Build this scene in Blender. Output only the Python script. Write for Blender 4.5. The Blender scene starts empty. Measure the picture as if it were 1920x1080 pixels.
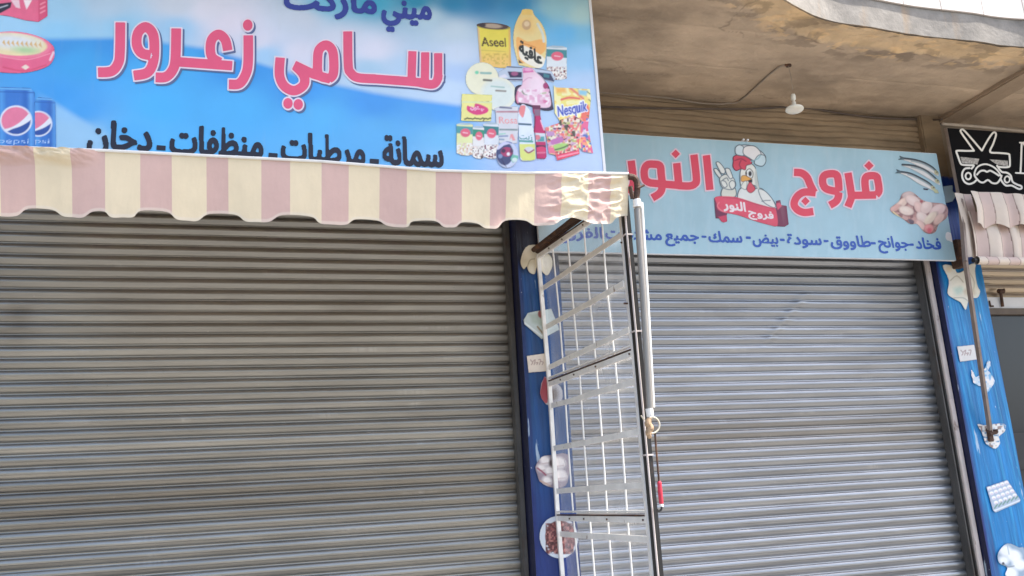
import bpy, bmesh, math, random
import numpy as np
from mathutils import Vector, Matrix
random.seed(7); RNG = np.random.default_rng(7)
sc = bpy.context.scene
COL = sc.collection

# ------------------------------------------------------------------ camera, sky, sun, exposure
YAW, PIT, ROL, FPX = 0.27792071, 0.23656831, -0.05723083, 1589.87
CF = np.array([math.sin(YAW)*math.cos(PIT), math.cos(YAW)*math.cos(PIT), math.sin(PIT)])
_r = np.array([math.cos(YAW), -math.sin(YAW), 0]); _u = np.cross(_r, CF)
CR = math.cos(ROL)*_r + math.sin(ROL)*_u; CU = -math.sin(ROL)*_r + math.cos(ROL)*_u
CP = np.array([0, -5.4, 1.6])
cam = bpy.data.cameras.new("camera"); cam.sensor_width = 36; cam.lens = 36*FPX/1920
cam.clip_start = 0.05; cam.clip_end = 2000
co = bpy.data.objects.new("camera", cam); COL.objects.link(co); sc.camera = co
co.matrix_world = Matrix(((CR[0], CU[0], -CF[0], CP[0]), (CR[1], CU[1], -CF[1], CP[1]), (CR[2], CU[2], -CF[2], CP[2]), (0, 0, 0, 1)))

SUN = Vector((0.62, -0.17, 1.0)).normalized()      # direction towards the sun
w = bpy.data.worlds.new("World"); sc.world = w; w.use_nodes = True
nt = w.node_tree; sky = nt.nodes.new("ShaderNodeTexSky"); sky.sky_type = 'NISHITA'; sky.sun_disc = False
sky.sun_elevation = math.asin(SUN.z); sky.sun_rotation = math.atan2(SUN.x, SUN.y)
sky.dust_density = 3.2; sky.air_density = 1.0; sky.ozone_density = 1.0
bg = nt.nodes["Background"]; nt.links.new(sky.outputs[0], bg.inputs[0]); bg.inputs[1].default_value = 0.13
sl = bpy.data.lights.new("sun", 'SUN'); sl.energy = 3.6; sl.angle = math.radians(0.5); sl.color = (1.0, 0.95, 0.87)
so = bpy.data.objects.new("sun", sl); COL.objects.link(so); so.rotation_euler = SUN.to_track_quat('Z', 'Y').to_euler()
sc.view_settings.view_transform = 'Standard'; sc.view_settings.look = 'None'
sc.view_settings.exposure = 1.68; sc.view_settings.gamma = 1; sc.view_settings.use_curve_mapping = False
sc.cycles.max_bounces = 8; sc.cycles.transparent_max_bounces = 16

# ------------------------------------------------------------------ helpers: points
def ray(px, py): return (px-960)*CR-(py-540)*CU+FPX*CF
def at(px, py, Y=None, X=None, Z=None):            # the point of a plane seen along one sight line
    d = ray(px, py)
    t = (Y-CP[1])/d[1] if Y is not None else (X-CP[0])/d[0] if X is not None else (Z-CP[2])/d[2]
    return CP+t*d
def pixv(X, Y, Z):
    dx, dy, dz = X-CP[0], Y-CP[1], Z-CP[2]
    z = dx*CF[0]+dy*CF[1]+dz*CF[2]
    return 960+FPX*(dx*CR[0]+dy*CR[1]+dz*CR[2])/z, 540-FPX*(dx*CU[0]+dy*CU[1]+dz*CU[2])/z

# ------------------------------------------------------------------ helpers: objects
def link(name, me, mat=None, parent=None):
    o = bpy.data.objects.new(name, me); COL.objects.link(o)
    if mat is not None: me.materials.append(mat)
    if parent is not None: o.parent = parent
    return o
def empty(name, loc=(0, 0, 0)):
    # things keep their meshes in world coordinates; the Empty marks the thing's base
    o = bpy.data.objects.new(name, None); COL.objects.link(o); o.empty_display_size = .1; o.location = loc
    return o
def tag(o, label, cat, group=None, kind=None):
    if label: o["label"] = label
    if cat: o["category"] = cat
    if group: o["group"] = group
    if kind: o["kind"] = kind
    return o
def part(o, root, label=None):
    o.parent = root
    if root.parent is None: o.matrix_parent_inverse = Matrix.Translation(root.location).inverted()
    if label: o["label"] = label
    return o
def bobj(name, bm, mat, root=None, smooth=False, label=None):
    me = bpy.data.meshes.new(name); bm.normal_update(); bm.to_mesh(me); bm.free()
    if smooth: me.polygons.foreach_set("use_smooth", [True]*len(me.polygons))
    o = link(name, me, mat)
    if root is not None: part(o, root, label)
    return o
def box(bm, x0, x1, y0, y1, z0, z1, bev=0):
    r = bmesh.ops.create_cube(bm, size=1)
    for v in r['verts']:
        v.co = Vector(((x0+x1)/2+v.co.x*(x1-x0), (y0+y1)/2+v.co.y*(y1-y0), (z0+z1)/2+v.co.z*(z1-z0)))
    if bev: bmesh.ops.bevel(bm, geom=list({e for v in r['verts'] for e in v.link_edges}), offset=bev, segments=2, affect='EDGES')
    return r['verts']
def bar(bm, a, b, wd, th, up=(0, 0, 1)):             # rectangular bar from a to b, wd along up-ish, th across
    a, b = Vector(a), Vector(b); d = (b-a).normalized(); s = d.cross(Vector(up)).normalized(); u = s.cross(d)
    vs = []
    for p in (a, b):
        for i, j in ((-1, -1), (1, -1), (1, 1), (-1, 1)): vs.append(bm.verts.new(p+s*th/2*i+u*wd/2*j))
    for f in ((3, 2, 1, 0), (4, 5, 6, 7), (0, 1, 5, 4), (1, 2, 6, 5), (2, 3, 7, 6), (3, 0, 4, 7)): bm.faces.new([vs[k] for k in f])
def tube(bm, pts, r, n=10, cap=True):
    pts = [Vector(p) for p in pts]; rs = r if isinstance(r, (list, tuple)) else [r]*len(pts)
    rings = []; ref = None
    for i, p in enumerate(pts):
        d = (pts[min(i+1, len(pts)-1)]-pts[max(i-1, 0)]).normalized()
        if ref is None: ref = d.orthogonal().normalized()
        s = (ref-d*ref.dot(d)).normalized(); ref = s; t = d.cross(s)
        rings.append([bm.verts.new(p+(s*math.cos(2*math.pi*k/n)+t*math.sin(2*math.pi*k/n))*rs[i]) for k in range(n)])
    for a, b in zip(rings, rings[1:]):
        for k in range(n): bm.faces.new((a[k], a[(k+1) % n], b[(k+1) % n], b[k]))
    if cap: bm.faces.new(rings[0][::-1]); bm.faces.new(rings[-1])
def sm(pts, n=6, closed=False):                       # Catmull-Rom resampling
    P = [np.array(p, float) for p in pts]; N = len(P); out = []
    rng = range(N) if closed else range(N-1)
    for i in rng:
        g = (lambda k: P[k % N]) if closed else (lambda k: P[min(max(k, 0), N-1)])
        a, b, c, d = g(i-1), g(i), g(i+1), g(i+2)
        for j in range(n):
            t = j/n; out.append(.5*(2*b+(c-a)*t+(2*a-5*b+4*c-d)*t*t+(3*b-a-3*c+d)*t**3))
    if not closed: out.append(P[-1])
    return out
def hgrid(name, P, mat, root=None, col=None, smooth=True, label=None):   # P: (ny,nx,3) sheet
    ny, nx = P.shape[:2]
    idx = np.arange(ny*nx).reshape(ny, nx)
    q = np.stack([idx[:-1, :-1], idx[:-1, 1:], idx[1:, 1:], idx[1:, :-1]], -1).reshape(-1, 4)
    return npmesh(name, P.reshape(-1, 3), q, mat, root, None if col is None else col.reshape(-1, 3), smooth, label)
def npmesh(name, V, Q, mat, root=None, col=None, smooth=True, label=None):
    me = bpy.data.meshes.new(name); me.from_pydata(V.tolist(), [], Q.tolist() if hasattr(Q, 'tolist') else Q); me.update()
    if smooth: me.polygons.foreach_set("use_smooth", [True]*len(me.polygons))
    if col is not None: setcol(me, col)
    o = link(name, me, mat)
    if root is not None: part(o, root, label)
    return o
def setcol(me, col):
    a = me.color_attributes.new("Col", 'FLOAT_COLOR', 'POINT')
    c = np.ones((len(me.vertices), 4), np.float32); c[:, :3] = col; a.data.foreach_set("color", c.ravel())
def lin(c):
    c = np.asarray(c, float)/255.; return np.where(c <= .04045, c/12.92, ((c+.055)/1.055)**2.4)

# ------------------------------------------------------------------ helpers: value noise (for geometry and print)
def vnoise(x, y, seed=0):
    def h(i, j): 
        n = (i.astype(np.int64)*374761393+j.astype(np.int64)*668265263+seed*144269) & 0xffffffff
        n = ((n ^ (n >> 13))*1274126177) & 0xffffffff
        return ((n ^ (n >> 16)) & 0xffff)/65535.
    i, j = np.floor(x), np.floor(y); fx, fy = x-i, y-j
    fx = fx*fx*(3-2*fx); fy = fy*fy*(3-2*fy)
    return (h(i, j)*(1-fx)+h(i+1, j)*fx)*(1-fy)+(h(i, j+1)*(1-fx)+h(i+1, j+1)*fx)*fy
def fbm(x, y, seed=0, o=4): return sum(vnoise(x*2**k, y*2**k, seed+k)*.5**k for k in range(o))/(2-.5**(o-1))

# ------------------------------------------------------------------ helpers: materials
def mat(name, base=(.5, .5, .5), rough=.6, metal=0., attr=False, n_scale=8., n_amt=.15, n_str=(1, 1, 1), bump=0., b_scale=60., b_str=(1, 1, 1), spots=None, spec=.5, stain=None, gain=1.):
    m = bpy.data.materials.new(name); m.use_nodes = True; N = m.node_tree.nodes; L = m.node_tree.links
    p = N["Principled BSDF"]; p.inputs["Roughness"].default_value = rough; p.inputs["Metallic"].default_value = metal
    p.inputs["Specular IOR Level"].default_value = spec
    tc = N.new("ShaderNodeTexCoord")
    def noise(scale, stretch, detail=5, rgh=.6):
        mp = N.new("ShaderNodeMapping"); mp.inputs["Scale"].default_value = stretch; L.new(tc.outputs["Object"], mp.inputs[0])
        t = N.new("ShaderNodeTexNoise"); t.inputs["Scale"].default_value = scale; t.inputs["Detail"].default_value = detail; t.inputs["Roughness"].default_value = rgh
        L.new(mp.outputs[0], t.inputs["Vector"]); return t.outputs["Fac"]
    if attr:
        a = N.new("ShaderNodeAttribute"); a.attribute_name = "Col"; c = a.outputs["Color"]
        if gain != 1:
            g = N.new("ShaderNodeVectorMath"); g.operation = 'SCALE'; g.inputs["Scale"].default_value = gain; L.new(c, g.inputs[0]); c = g.outputs[0]
    else:
        r = N.new("ShaderNodeRGB"); r.outputs[0].default_value = (*base, 1); c = r.outputs[0]
    def mixmul(c, fac, lo, hi):
        mr = N.new("ShaderNodeMapRange"); mr.inputs["From Min"].default_value = .3; mr.inputs["From Max"].default_value = .7
        mr.inputs["To Min"].default_value = lo; mr.inputs["To Max"].default_value = hi; L.new(fac, mr.inputs[0])
        s = N.new("ShaderNodeVectorMath"); s.operation = 'SCALE'; L.new(c, s.inputs[0]); L.new(mr.outputs[0], s.inputs["Scale"]); return s.outputs[0]
    if n_amt: c = mixmul(c, noise(n_scale, n_str), 1-n_amt, 1+n_amt*.6)
    for st in (stain or []):                            # (colour, scale, stretch, threshold, width)
        f = noise(st[1], st[2]); mr = N.new("ShaderNodeMapRange"); mr.inputs["From Min"].default_value = st[3]; mr.inputs["From Max"].default_value = st[3]+st[4]
        mr.inputs["To Max"].default_value = st[5] if len(st) > 5 else 1; L.new(f, mr.inputs[0])
        x = N.new("ShaderNodeMix"); x.data_type = 'RGBA'; L.new(mr.outputs[0], x.inputs[0]); L.new(c, x.inputs[6]); x.inputs[7].default_value = (*st[0], 1); c = x.outputs[2]
    L.new(c, p.inputs["Base Color"])
    if rough < .9:
        f = noise(n_scale*2.3, n_str); mr = N.new("ShaderNodeMapRange"); mr.inputs["To Min"].default_value = max(rough-.1, 0); mr.inputs["To Max"].default_value = rough+.12
        L.new(f, mr.inputs[0]); L.new(mr.outputs[0], p.inputs["Roughness"])
    if bump:
        b = N.new("ShaderNodeBump"); b.inputs["Strength"].default_value = bump; b.inputs["Distance"].default_value = .01
        L.new(noise(b_scale, b_str), b.inputs["Height"]); L.new(b.outputs[0], p.inputs["Normal"])
    return m
M = {}
M['print'] = mat("printed_vinyl", attr=True, rough=.45, n_scale=3, n_amt=.06, gain=.94, stain=[((.52, .52, .5), 5, (2.5, 1, .22), .60, .2, .10)])
M['print2'] = mat("dusty_printed_vinyl", attr=True, rough=.5, n_scale=3, n_amt=.08, gain=.85, stain=[((.45, .44, .41), 5, (2.5, 1, .22), .56, .2, .14)])
M['letter2'] = mat("dusty_printed_lettering", attr=True, rough=.5, n_scale=6, n_amt=.08, gain=.85)
M['matte'] = mat("matt_black_print", attr=True, rough=.85, n_scale=4, n_amt=.15, spec=.15)
M['letter'] = mat("printed_lettering", attr=True, rough=.5, n_scale=6, n_amt=.06, gain=.93)
M['soffit'] = mat("rough_concrete", attr=True, rough=.95, n_scale=5, n_amt=.12, bump=.8, b_scale=26, gain=1.12, stain=[((.20, .15, .11), 2.2, (1, 2.2, 1), .56, .2, .32), ((.5, .4, .3), 60, (1, 1, 1), .63, .1, .25)])
M['band'] = mat("ribbed_render", attr=True, rough=.9, n_scale=10, n_amt=.25, n_str=(.3, 1, 1), bump=.4, b_scale=50, b_str=(.25, 1, 1), gain=1.0)
M['fascia'] = mat("fascia_concrete", (.275, .25, .22), .9, n_scale=6, n_amt=.35, bump=.3, b_scale=35, stain=[((.36, .24, .14), 5, (1, 1, .3), .62, .12, .5)])
M['tile'] = mat("pale_stone_cladding", (.66, .60, .55), .5, n_scale=5, n_amt=.1, stain=[((.45, .33, .22), 6, (1, 1, .25), .66, .1, .5)])
M['slat'] = mat("galvanised_slat", attr=True, rough=.33, metal=.78, n_scale=3, n_amt=.14, n_str=(.5, 1, 6), bump=.10, b_scale=40, b_str=(.15, 1, 1), stain=[((.17, .15, .125), 1.4, (.6, 1, 2.2), .58, .15, .25), ((.62, .60, .57), 55, (.6, 1, 1), .70, .06, .4), ((.07, .055, .04), 60, (.5, 1, 1), .72, .04, .5)])
M['rail'] = mat("dull_steel_rail", (.12, .115, .11), .5, .5, n_scale=12, n_amt=.3, n_str=(1, 1, .2), bump=.2, stain=[((.10, .06, .04), 6, (1, 1, .4), .58, .1, .6)])
M['railw'] = mat("chipped_pale_strip", (.66, .58, .54), .55, .1, n_scale=12, n_amt=.25, n_str=(1, 1, .3), stain=[((.22, .13, .09), 14, (1, 1, .4), .60, .06, .7)])
M['paint'] = mat("brushed_blue_paint", attr=True, rough=.42, n_scale=14, n_amt=.28, n_str=(1, 1, .12), bump=.35, b_scale=60, b_str=(1, 1, .1), stain=[((.50, .62, .72), 13, (1.3, 1, .16), .665, .03, .7), ((.62, .66, .68), 30, (1, 1, .6), .70, .03, .7), ((.03, .16, .40), 5, (1, 1, .2), .62, .1, .5)])
M['white'] = mat("chipped_white_paint", (.86, .83, .78), .45, n_scale=10, n_amt=.15, stain=[((.20, .10, .05), 22, (1, 1, .6), .66, .05, .8), ((.45, .38, .3), 5, (1, 1, 1), .55, .2, .5)])
M['rust'] = mat("brown_rust", (.085, .045, .03), .75, .2, n_scale=30, n_amt=.4, bump=.4, b_scale=90, stain=[((.20, .09, .04), 18, (1, 1, 1), .55, .1, .7)])
M['black'] = mat("worn_black_steel", (.022, .020, .019), .5, .2, n_scale=15, n_amt=.3, stain=[((.11, .06, .04), 12, (1, 1, .3), .6, .08, .7)])
M['tubew'] = mat("galvanised_tube", (.26, .24, .215), .38, .25, n_scale=12, n_amt=.15, n_str=(1, 1, .2), stain=[((.35, .27, .2), 15, (1, 1, .2), .66, .08, .5)])  # grey stands for the shaded left side of the pale tube
M['sunlit'] = mat("sunlit_white", (.74, .73, .70), .4, n_scale=12, n_amt=.08)  # white that paints sunlight onto the canopy edge and the crank tube
M['cloth'] = mat("awning_canvas", attr=True, rough=.85, gain=.79, n_scale=4, n_amt=.07, bump=.12, b_scale=25, stain=[((.55, .40, .28), 9, (1, 1, .5), .70, .1, .35), ((.50, .36, .30), 7, (2.5, 1, .18), .72, .06, .4)])
M['cable'] = mat("grey_cable", (.13, .10, .08), .7, n_amt=.2)
M['cablep'] = mat("pale_cable", (.34, .28, .22), .7, n_amt=.2)
M['lampw'] = mat("white_lamp_plastic", (.80, .77, .66), .35, n_amt=.05)
M['red'] = mat("red_grip", (.55, .03, .06), .4, n_scale=30, n_amt=.15)
M['brass'] = mat("tan_rope_wrap", (.44, .29, .17), .7, n_scale=60, n_amt=.35, bump=.5, b_scale=120)
M['ringm'] = mat("pale_ring", (.62, .56, .44), .4, .3, n_amt=.1)
M['arm'] = mat("grey_brown_arm", (.25, .19, .155), .55, n_scale=14, n_amt=.2, stain=[((.1, .05, .03), 12, (1, 1, .5), .6, .1, .5)])
M['ground'] = mat("dusty_asphalt", (.17, .165, .155), .95, n_scale=2, n_amt=.25, bump=.3, b_scale=40)
M['pave'] = mat("pale_paving", (.27, .255, .235), .9, n_scale=3, n_amt=.2, bump=.3, b_scale=30)
M['wall'] = mat("plain_render", (.34, .28, .21), .9, n_scale=3, n_amt=.2, bump=.3)
M['dark'] = mat("dark_interior", (.03, .03, .035), .9, n_amt=.1)
M['frame'] = mat("brown_door_frame", (.13, .095, .07), .5, n_scale=10, n_amt=.25)
M['strip'] = mat("white_lintel_strip", (.75, .75, .76), .5, n_amt=.06)
M['blackp'] = mat("matt_black_panel", (.015, .014, .015), .5, n_amt=.2)
def film_mat():
    m = bpy.data.materials.new("clear_plastic_film"); m.use_nodes = True; N = m.node_tree.nodes; L = m.node_tree.links
    p = N["Principled BSDF"]; p.inputs["Base Color"].default_value = (.85, .86, .88, 1); p.inputs["Roughness"].default_value = .22
    t = N.new("ShaderNodeBsdfTransparent"); t.inputs[0].default_value = (.94, .95, .96, 1); x = N.new("ShaderNodeMixShader")
    tc = N.new("ShaderNodeTexCoord"); n = N.new("ShaderNodeTexNoise"); n.inputs["Scale"].default_value = 5; n.inputs["Detail"].default_value = 6; L.new(tc.outputs["Object"], n.inputs["Vector"])
    mr = N.new("ShaderNodeMapRange"); mr.inputs["From Min"].default_value = .3; mr.inputs["From Max"].default_value = .75; mr.inputs["To Min"].default_value = .13; mr.inputs["To Max"].default_value = .36
    L.new(n.outputs["Fac"], mr.inputs[0]); L.new(mr.outputs[0], x.inputs[0]); L.new(t.outputs[0], x.inputs[1]); L.new(p.outputs[0], x.inputs[2])
    b = N.new("ShaderNodeBump"); b.inputs["Strength"].default_value = .4; b.inputs["Distance"].default_value = .02; L.new(n.outputs["Fac"], b.inputs["Height"]); L.new(b.outputs[0], p.inputs["Normal"])
    L.new(x.outputs[0], N["Material Output"].inputs[0]); return m
M['film'] = film_mat()
def glass_mat():
    m = bpy.data.materials.new("dark_shop_glass"); m.use_nodes = True; p = m.node_tree.nodes["Principled BSDF"]
    p.inputs["Base Color"].default_value = (.03, .036, .045, 1); p.inputs["Roughness"].default_value = .14; p.inputs["Specular IOR Level"].default_value = .32
    return m
M['glass'] = glass_mat()

# ------------------------------------------------------------------ helpers: printing (signed distances in photograph units on a real plane)
def sd_poly(px, py, pts):
    pts = np.array(pts, float); d = np.full(px.shape, 1e18); ins = np.zeros(px.shape, bool)
    for (ax, ay), (bx, by) in zip(pts, np.roll(pts, -1, 0)):
        ex, ey = bx-ax, by-ay; t = np.clip(((px-ax)*ex+(py-ay)*ey)/(ex*ex+ey*ey+1e-12), 0, 1)
        d = np.minimum(d, (px-ax-t*ex)**2+(py-ay-t*ey)**2)
        if ey != 0: ins ^= ((ay > py) != (by > py)) & (px < ex*(py-ay)/ey+ax)
    d = np.sqrt(d); return np.where(ins, -d, d)
def sd_line(px, py, pts, wd, butt=True):
    pts = np.array(pts, float); n = len(pts)-1; best = np.full(px.shape, 1e18); cut = np.full(px.shape, -1e9)
    for i in range(n):
        (ax, ay), (bx, by) = pts[i], pts[i+1]; ex, ey = bx-ax, by-ay; L = math.hypot(ex, ey)+1e-9
        t = ((px-ax)*ex+(py-ay)*ey)/(L*L); tc = np.clip(t, 0, 1)
        d = (px-ax-tc*ex)**2+(py-ay-tc*ey)**2; c = np.full(px.shape, -1e9)
        if butt and i == 0: c = np.maximum(c, -t*L)
        if butt and i == n-1: c = np.maximum(c, (t-1)*L)
        k = d < best; best = np.where(k, d, best); cut = np.where(k, c, cut)
    return np.maximum(np.sqrt(best)-wd/2, cut)
def sd_ell(px, py, cx, cy, rx, ry, ang=0):
    a = math.radians(ang); x = (px-cx)*math.cos(a)+(py-cy)*math.sin(a); y = -(px-cx)*math.sin(a)+(py-cy)*math.cos(a)
    return (np.sqrt((x/rx)**2+(y/ry)**2)-1)*min(rx, ry)
_ARAB = {}
def shape_ar(s):
    import unicodedata
    if not _ARAB:
        for cp in range(0xFE80, 0xFEFD):
            d = unicodedata.decomposition(chr(cp)).split()
            if len(d) == 2: _ARAB.setdefault(chr(int(d[1], 16)), {})[d[0]] = chr(cp)
    if not any(c in _ARAB for c in s): return s
    dual = lambda c: c in _ARAB and '<initial>' in _ARAB[c]
    join = lambda c: c in _ARAB and '<final>' in _ARAB[c]
    o = []
    for i, c in enumerate(s):
        if c not in _ARAB: o.append(c); continue
        p = i > 0 and dual(s[i-1]) and join(c); n = i+1 < len(s) and dual(c) and join(s[i+1])
        o.append(_ARAB[c].get('<medial>' if p and n else '<final>' if p else '<initial>' if n else '<isolated>', c))
    return ''.join(reversed(o))
def text_tris(s, bold):
    c = bpy.data.curves.new("tmp_text", 'FONT'); c.body = shape_ar(s); c.offset = bold; c.resolution_u = 5
    o = bpy.data.objects.new("tmp_text", c); COL.objects.link(o); dg = bpy.context.evaluated_depsgraph_get(); dg.update()
    me = bpy.data.meshes.new_from_object(o.evaluated_get(dg)); me.calc_loop_triangles()
    V = np.array([v.co[:2] for v in me.vertices]); T = np.array([t.vertices[:] for t in me.loop_triangles])
    bpy.data.objects.remove(o); bpy.data.curves.remove(c); bpy.data.meshes.remove(me)
    return V, T
def WR(x, z, Y):                                       # slack in the stretched banners (pillar pictures lie flat)
    if Y > -.24: return 0*x
    return .007*(fbm(x*1.5, z*2.1, 71)-.5)+.004*(fbm(x*5+z*3, z*1.2-x, 73)-.5)
class Sheet:
    """A fine grid on a real upright plane (depth Y); colours are printed on it and shapes can be cut from it."""
    def __init__(s, x0, x1, z0, z1, Y, step):
        s.Y = Y; s.nx = max(int(round((x1-x0)/step)), 2)+1; s.nz = max(int(round((z1-z0)/step)), 2)+1
        s.xs = np.linspace(x0, x1, s.nx); s.zs = np.linspace(z0, z1, s.nz); s.X, s.Z = np.meshgrid(s.xs, s.zs)
        s.px, s.py = pixv(s.X, Y, s.Z); s.c = np.zeros((s.nz, s.nx, 3)); s.F = np.full((s.nz, s.nx), 1e3)
    @classmethod
    def view(k, x0, y0, x1, y1, Y, step=.0035):
        P = [at(a, b, Y=Y) for a in (x0, x1) for b in (y0, y1)]
        return k(min(p[0] for p in P), max(p[0] for p in P), min(p[2] for p in P), max(p[2] for p in P), Y, step)
    def win(s, bx):
        P = [at(a, b, Y=s.Y) for a in (bx[0], bx[2]) for b in (bx[1], bx[3])]
        i0 = np.searchsorted(s.xs, min(p[0] for p in P)); i1 = np.searchsorted(s.xs, max(p[0] for p in P))+1
        j0 = np.searchsorted(s.zs, min(p[2] for p in P)); j1 = np.searchsorted(s.zs, max(p[2] for p in P))+1
        return slice(max(j0-1, 0), j1), slice(max(i0-1, 0), i1)
    def bb(s, pts, m): p = np.array(pts); return (p[:, 0].min()-m, p[:, 1].min()-m, p[:, 0].max()+m, p[:, 1].max()+m)
    def put(s, W, d, color, soft=.9, a=1.):
        k = np.clip(.5-d/(2*soft), 0, 1)[..., None]*a
        cc = lin(color) if not callable(color) else color(s.px[W], s.py[W])
        s.c[W] = s.c[W]*(1-k)+cc*k
    def poly(s, pts, color, soft=.9, cut=False, a=1., smooth=0):
        if smooth: pts = sm(pts, smooth, True)
        W = s.win(s.bb(pts, 4)); d = sd_poly(s.px[W], s.py[W], pts); s.put(W, d, color, soft, a)
        if cut: s.F[W] = np.minimum(s.F[W], d)
    def ell(s, cx, cy, rx, ry, color, ang=0, soft=.9, cut=False, a=1.):
        R = max(rx, ry)+4; W = s.win((cx-R, cy-R, cx+R, cy+R)); d = sd_ell(s.px[W], s.py[W], cx, cy, rx, ry, ang); s.put(W, d, color, soft, a)
        if cut: s.F[W] = np.minimum(s.F[W], d)
    def line(s, pts, wd, color, soft=.9, cut=False, smooth=0, butt=False, a=1.):
        if smooth: pts = sm(pts, smooth)
        W = s.win(s.bb(pts, wd+3)); d = sd_line(s.px[W], s.py[W], pts, wd, butt); s.put(W, d, color, soft, a)
        if cut: s.F[W] = np.minimum(s.F[W], d)
    def text(s, t, x0, x1, y0, y1, h, color=None, bold=.02, cut=False, lean=True, cap=.71):
        """Words between x0 and x1 on the baseline y0..y1 with ascender height h."""
        V, T = text_tris(t, min(bold, .008)); u0, u1 = V[:, 0].min(), V[:, 0].max(); f = (V[:, 0]-u0)/(u1-u0)
        by = y0+(y1-y0)*f; qx = x0+(x1-x0)*f; qy = by-V[:, 1]*h/cap
        if lean: qx = qx+(qy-by)*(qx-583)/(by+6044)
        W = s.win((qx.min()-3, qy.min()-3, qx.max()+3, qy.max()+3)); PX, PY = s.px[W], s.py[W]; cov = np.zeros(PX.shape)
        if PX.size == 0: return
        for q in T:
            ax, bx, cx = qx[q]; ay, b_y, cy = qy[q]; D = (bx-ax)*(cy-ay)-(cx-ax)*(b_y-ay)
            if abs(D) < 1e-9: continue
            # rough index window of the triangle
            m = (PX > min(ax, bx, cx)-.5) & (PX < max(ax, bx, cx)+.5) & (PY > min(ay, b_y, cy)-.5) & (PY < max(ay, b_y, cy)+.5)
            jj, ii = np.nonzero(m)
            if not len(jj): continue
            for ox, oy, wt in SUB:
                x, y = PX[jj, ii]+ox, PY[jj, ii]+oy
                l1 = ((bx-ax)*(y-ay)-(b_y-ay)*(x-ax))/D; l2 = ((x-ax)*(cy-ay)-(cx-ax)*(y-ay))/D
                k = (l1 >= 0) & (l2 >= 0) & (l1+l2 <= 1); cov[jj[k], ii[k]] += wt
        cov = np.minimum(cov, 1); d = .5-cov
        if bold > 0:                                        # embolden by distance, so overlapping glyph pieces stay whole
            g = bold*h/cap/(abs(s.xs[1]-s.xs[0])*FPX/5.3); R = int(g+2); e = np.where(cov > .5, .5-cov, 99.); d = e.copy()
            for oy in range(-R, R+1):
                for ox in range(-R, R+1):
                    if ox or oy: d = np.minimum(d, np.roll(np.roll(e, oy, 0), ox, 1)+math.hypot(ox, oy))
            d = d-g; cov = np.clip(.5-d, 0, 1)
        if color is not None: s.c[W] = s.c[W]*(1-cov[..., None])+lin(color)*cov[..., None]
        if cut: s.F[W] = np.minimum(s.F[W], d)
    def speckle(s, pts, cols, sc_, thr, seed=0, a=1.):      # small printed blotches inside a polygon
        W = s.win(s.bb(pts, 2)); d = sd_poly(s.px[W], s.py[W], pts)
        for k, c in enumerate(cols):
            n = vnoise(s.px[W]/sc_, s.py[W]/sc_, seed+11*k); s.put(W, np.maximum(d, (thr-n)*sc_*2), c, .9, a)
    def tone(s, amt, sc_, seed):
        s.c *= (1+amt*(fbm(s.px/sc_, s.py/sc_, seed)-.5)*2)[..., None]
    def board(s, name, m, root=None, label=None):
        P = np.stack([s.X, s.Y+WR(s.X, s.Z, s.Y), s.Z], -1); return hgrid(name, P, m, root, s.c, True, label)
    def cutout(s, name, m, root=None, label=None, lift=0., grow=0., shift=(0, 0), color=None):
        """The inside of the cut shape as a real sheet with crisp interpolated edges (marching squares)."""
        F = s.F-grow; F = np.where(np.abs(F) < 1e-6, 1e-6, F); I = F < 0; J = I.copy()
        F[0, :] = F[-1, :] = np.abs(F[0, :])*0+1; F[:, 0] = F[:, -1] = 1; I = F < 0
        vid = {}; V = []; C = []
        Y = s.Y-lift; sx, sz = shift
        def corner(j, i):
            k = (j, i)
            if k not in vid: vid[k] = len(V); V.append((s.xs[i]+sx, Y, s.zs[j]+sz)); C.append(s.c[j, i])
            return vid[k]
        def edge(j, i, j2, i2):
            k = (j, i, j2, i2) if (j, i) < (j2, i2) else (j2, i2, j, i)
            if k not in vid:
                a, b, c, d = k; t = F[a, b]/(F[a, b]-F[c, d]); t = min(max(t, .02), .98)
                vid[k] = len(V); V.append((s.xs[b]+(s.xs[d]-s.xs[b])*t+sx, Y, s.zs[a]+(s.zs[c]-s.zs[a])*t+sz))
                C.append(s.c[a, b] if F[a, b] < 0 else s.c[c, d])
            return vid[k]
        faces = []; cnt = I[:-1, :-1].astype(int)+I[:-1, 1:]+I[1:, 1:]+I[1:, :-1]
        for j, i in zip(*np.nonzero(cnt)):
            cs = ((j, i), (j, i+1), (j+1, i+1), (j+1, i)); ins = [I[c] for c in cs]
            if all(ins): faces.append([corner(*c) for c in cs]); continue
            if sum(ins) == 2 and ins[0] == ins[2]:          # saddle: two corners
                for k in range(4):
                    if ins[k]: a, b, c = cs[k-1], cs[k], cs[(k+1) % 4]; faces.append([edge(*a, *b), corner(*b), edge(*b, *c)])
                continue
            f = []
            for k in range(4):
                a, b = cs[k], cs[(k+1) % 4]
                if I[a]: f.append(corner(*a))
                if I[a] != I[b]: f.append(edge(*a, *b))
            faces.append(f)
        if not V: return None
        V = np.array(V); V[:, 1] += WR(V[:, 0], V[:, 2], s.Y)
        col = np.array(C) if color is None else np.tile(lin(color), (len(V), 1))
        return npmesh(name, V, faces, m, root, col, True, label)
SUB = [(-.25, -.25, .25), (.25, -.25, .25), (-.25, .25, .25), (.25, .25, .25)]
SUB = [(a*.8, b*.8, .25) for a, b, _ in SUB]
def idw(px, py, pts, p=3.2):
    num = np.zeros(px.shape+(3,)); den = np.zeros(px.shape)
    for x, y, c in pts:
        wt = 1/((px-x)**2*.6+(py-y)**2*1.6+60)**(p/2); num += wt[..., None]*lin(c); den += wt
    return num/den[..., None]
def sstep(a, b, x): t = np.clip((x-a)/(b-a), 0, 1); return t*t*(3-2*t)

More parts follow.
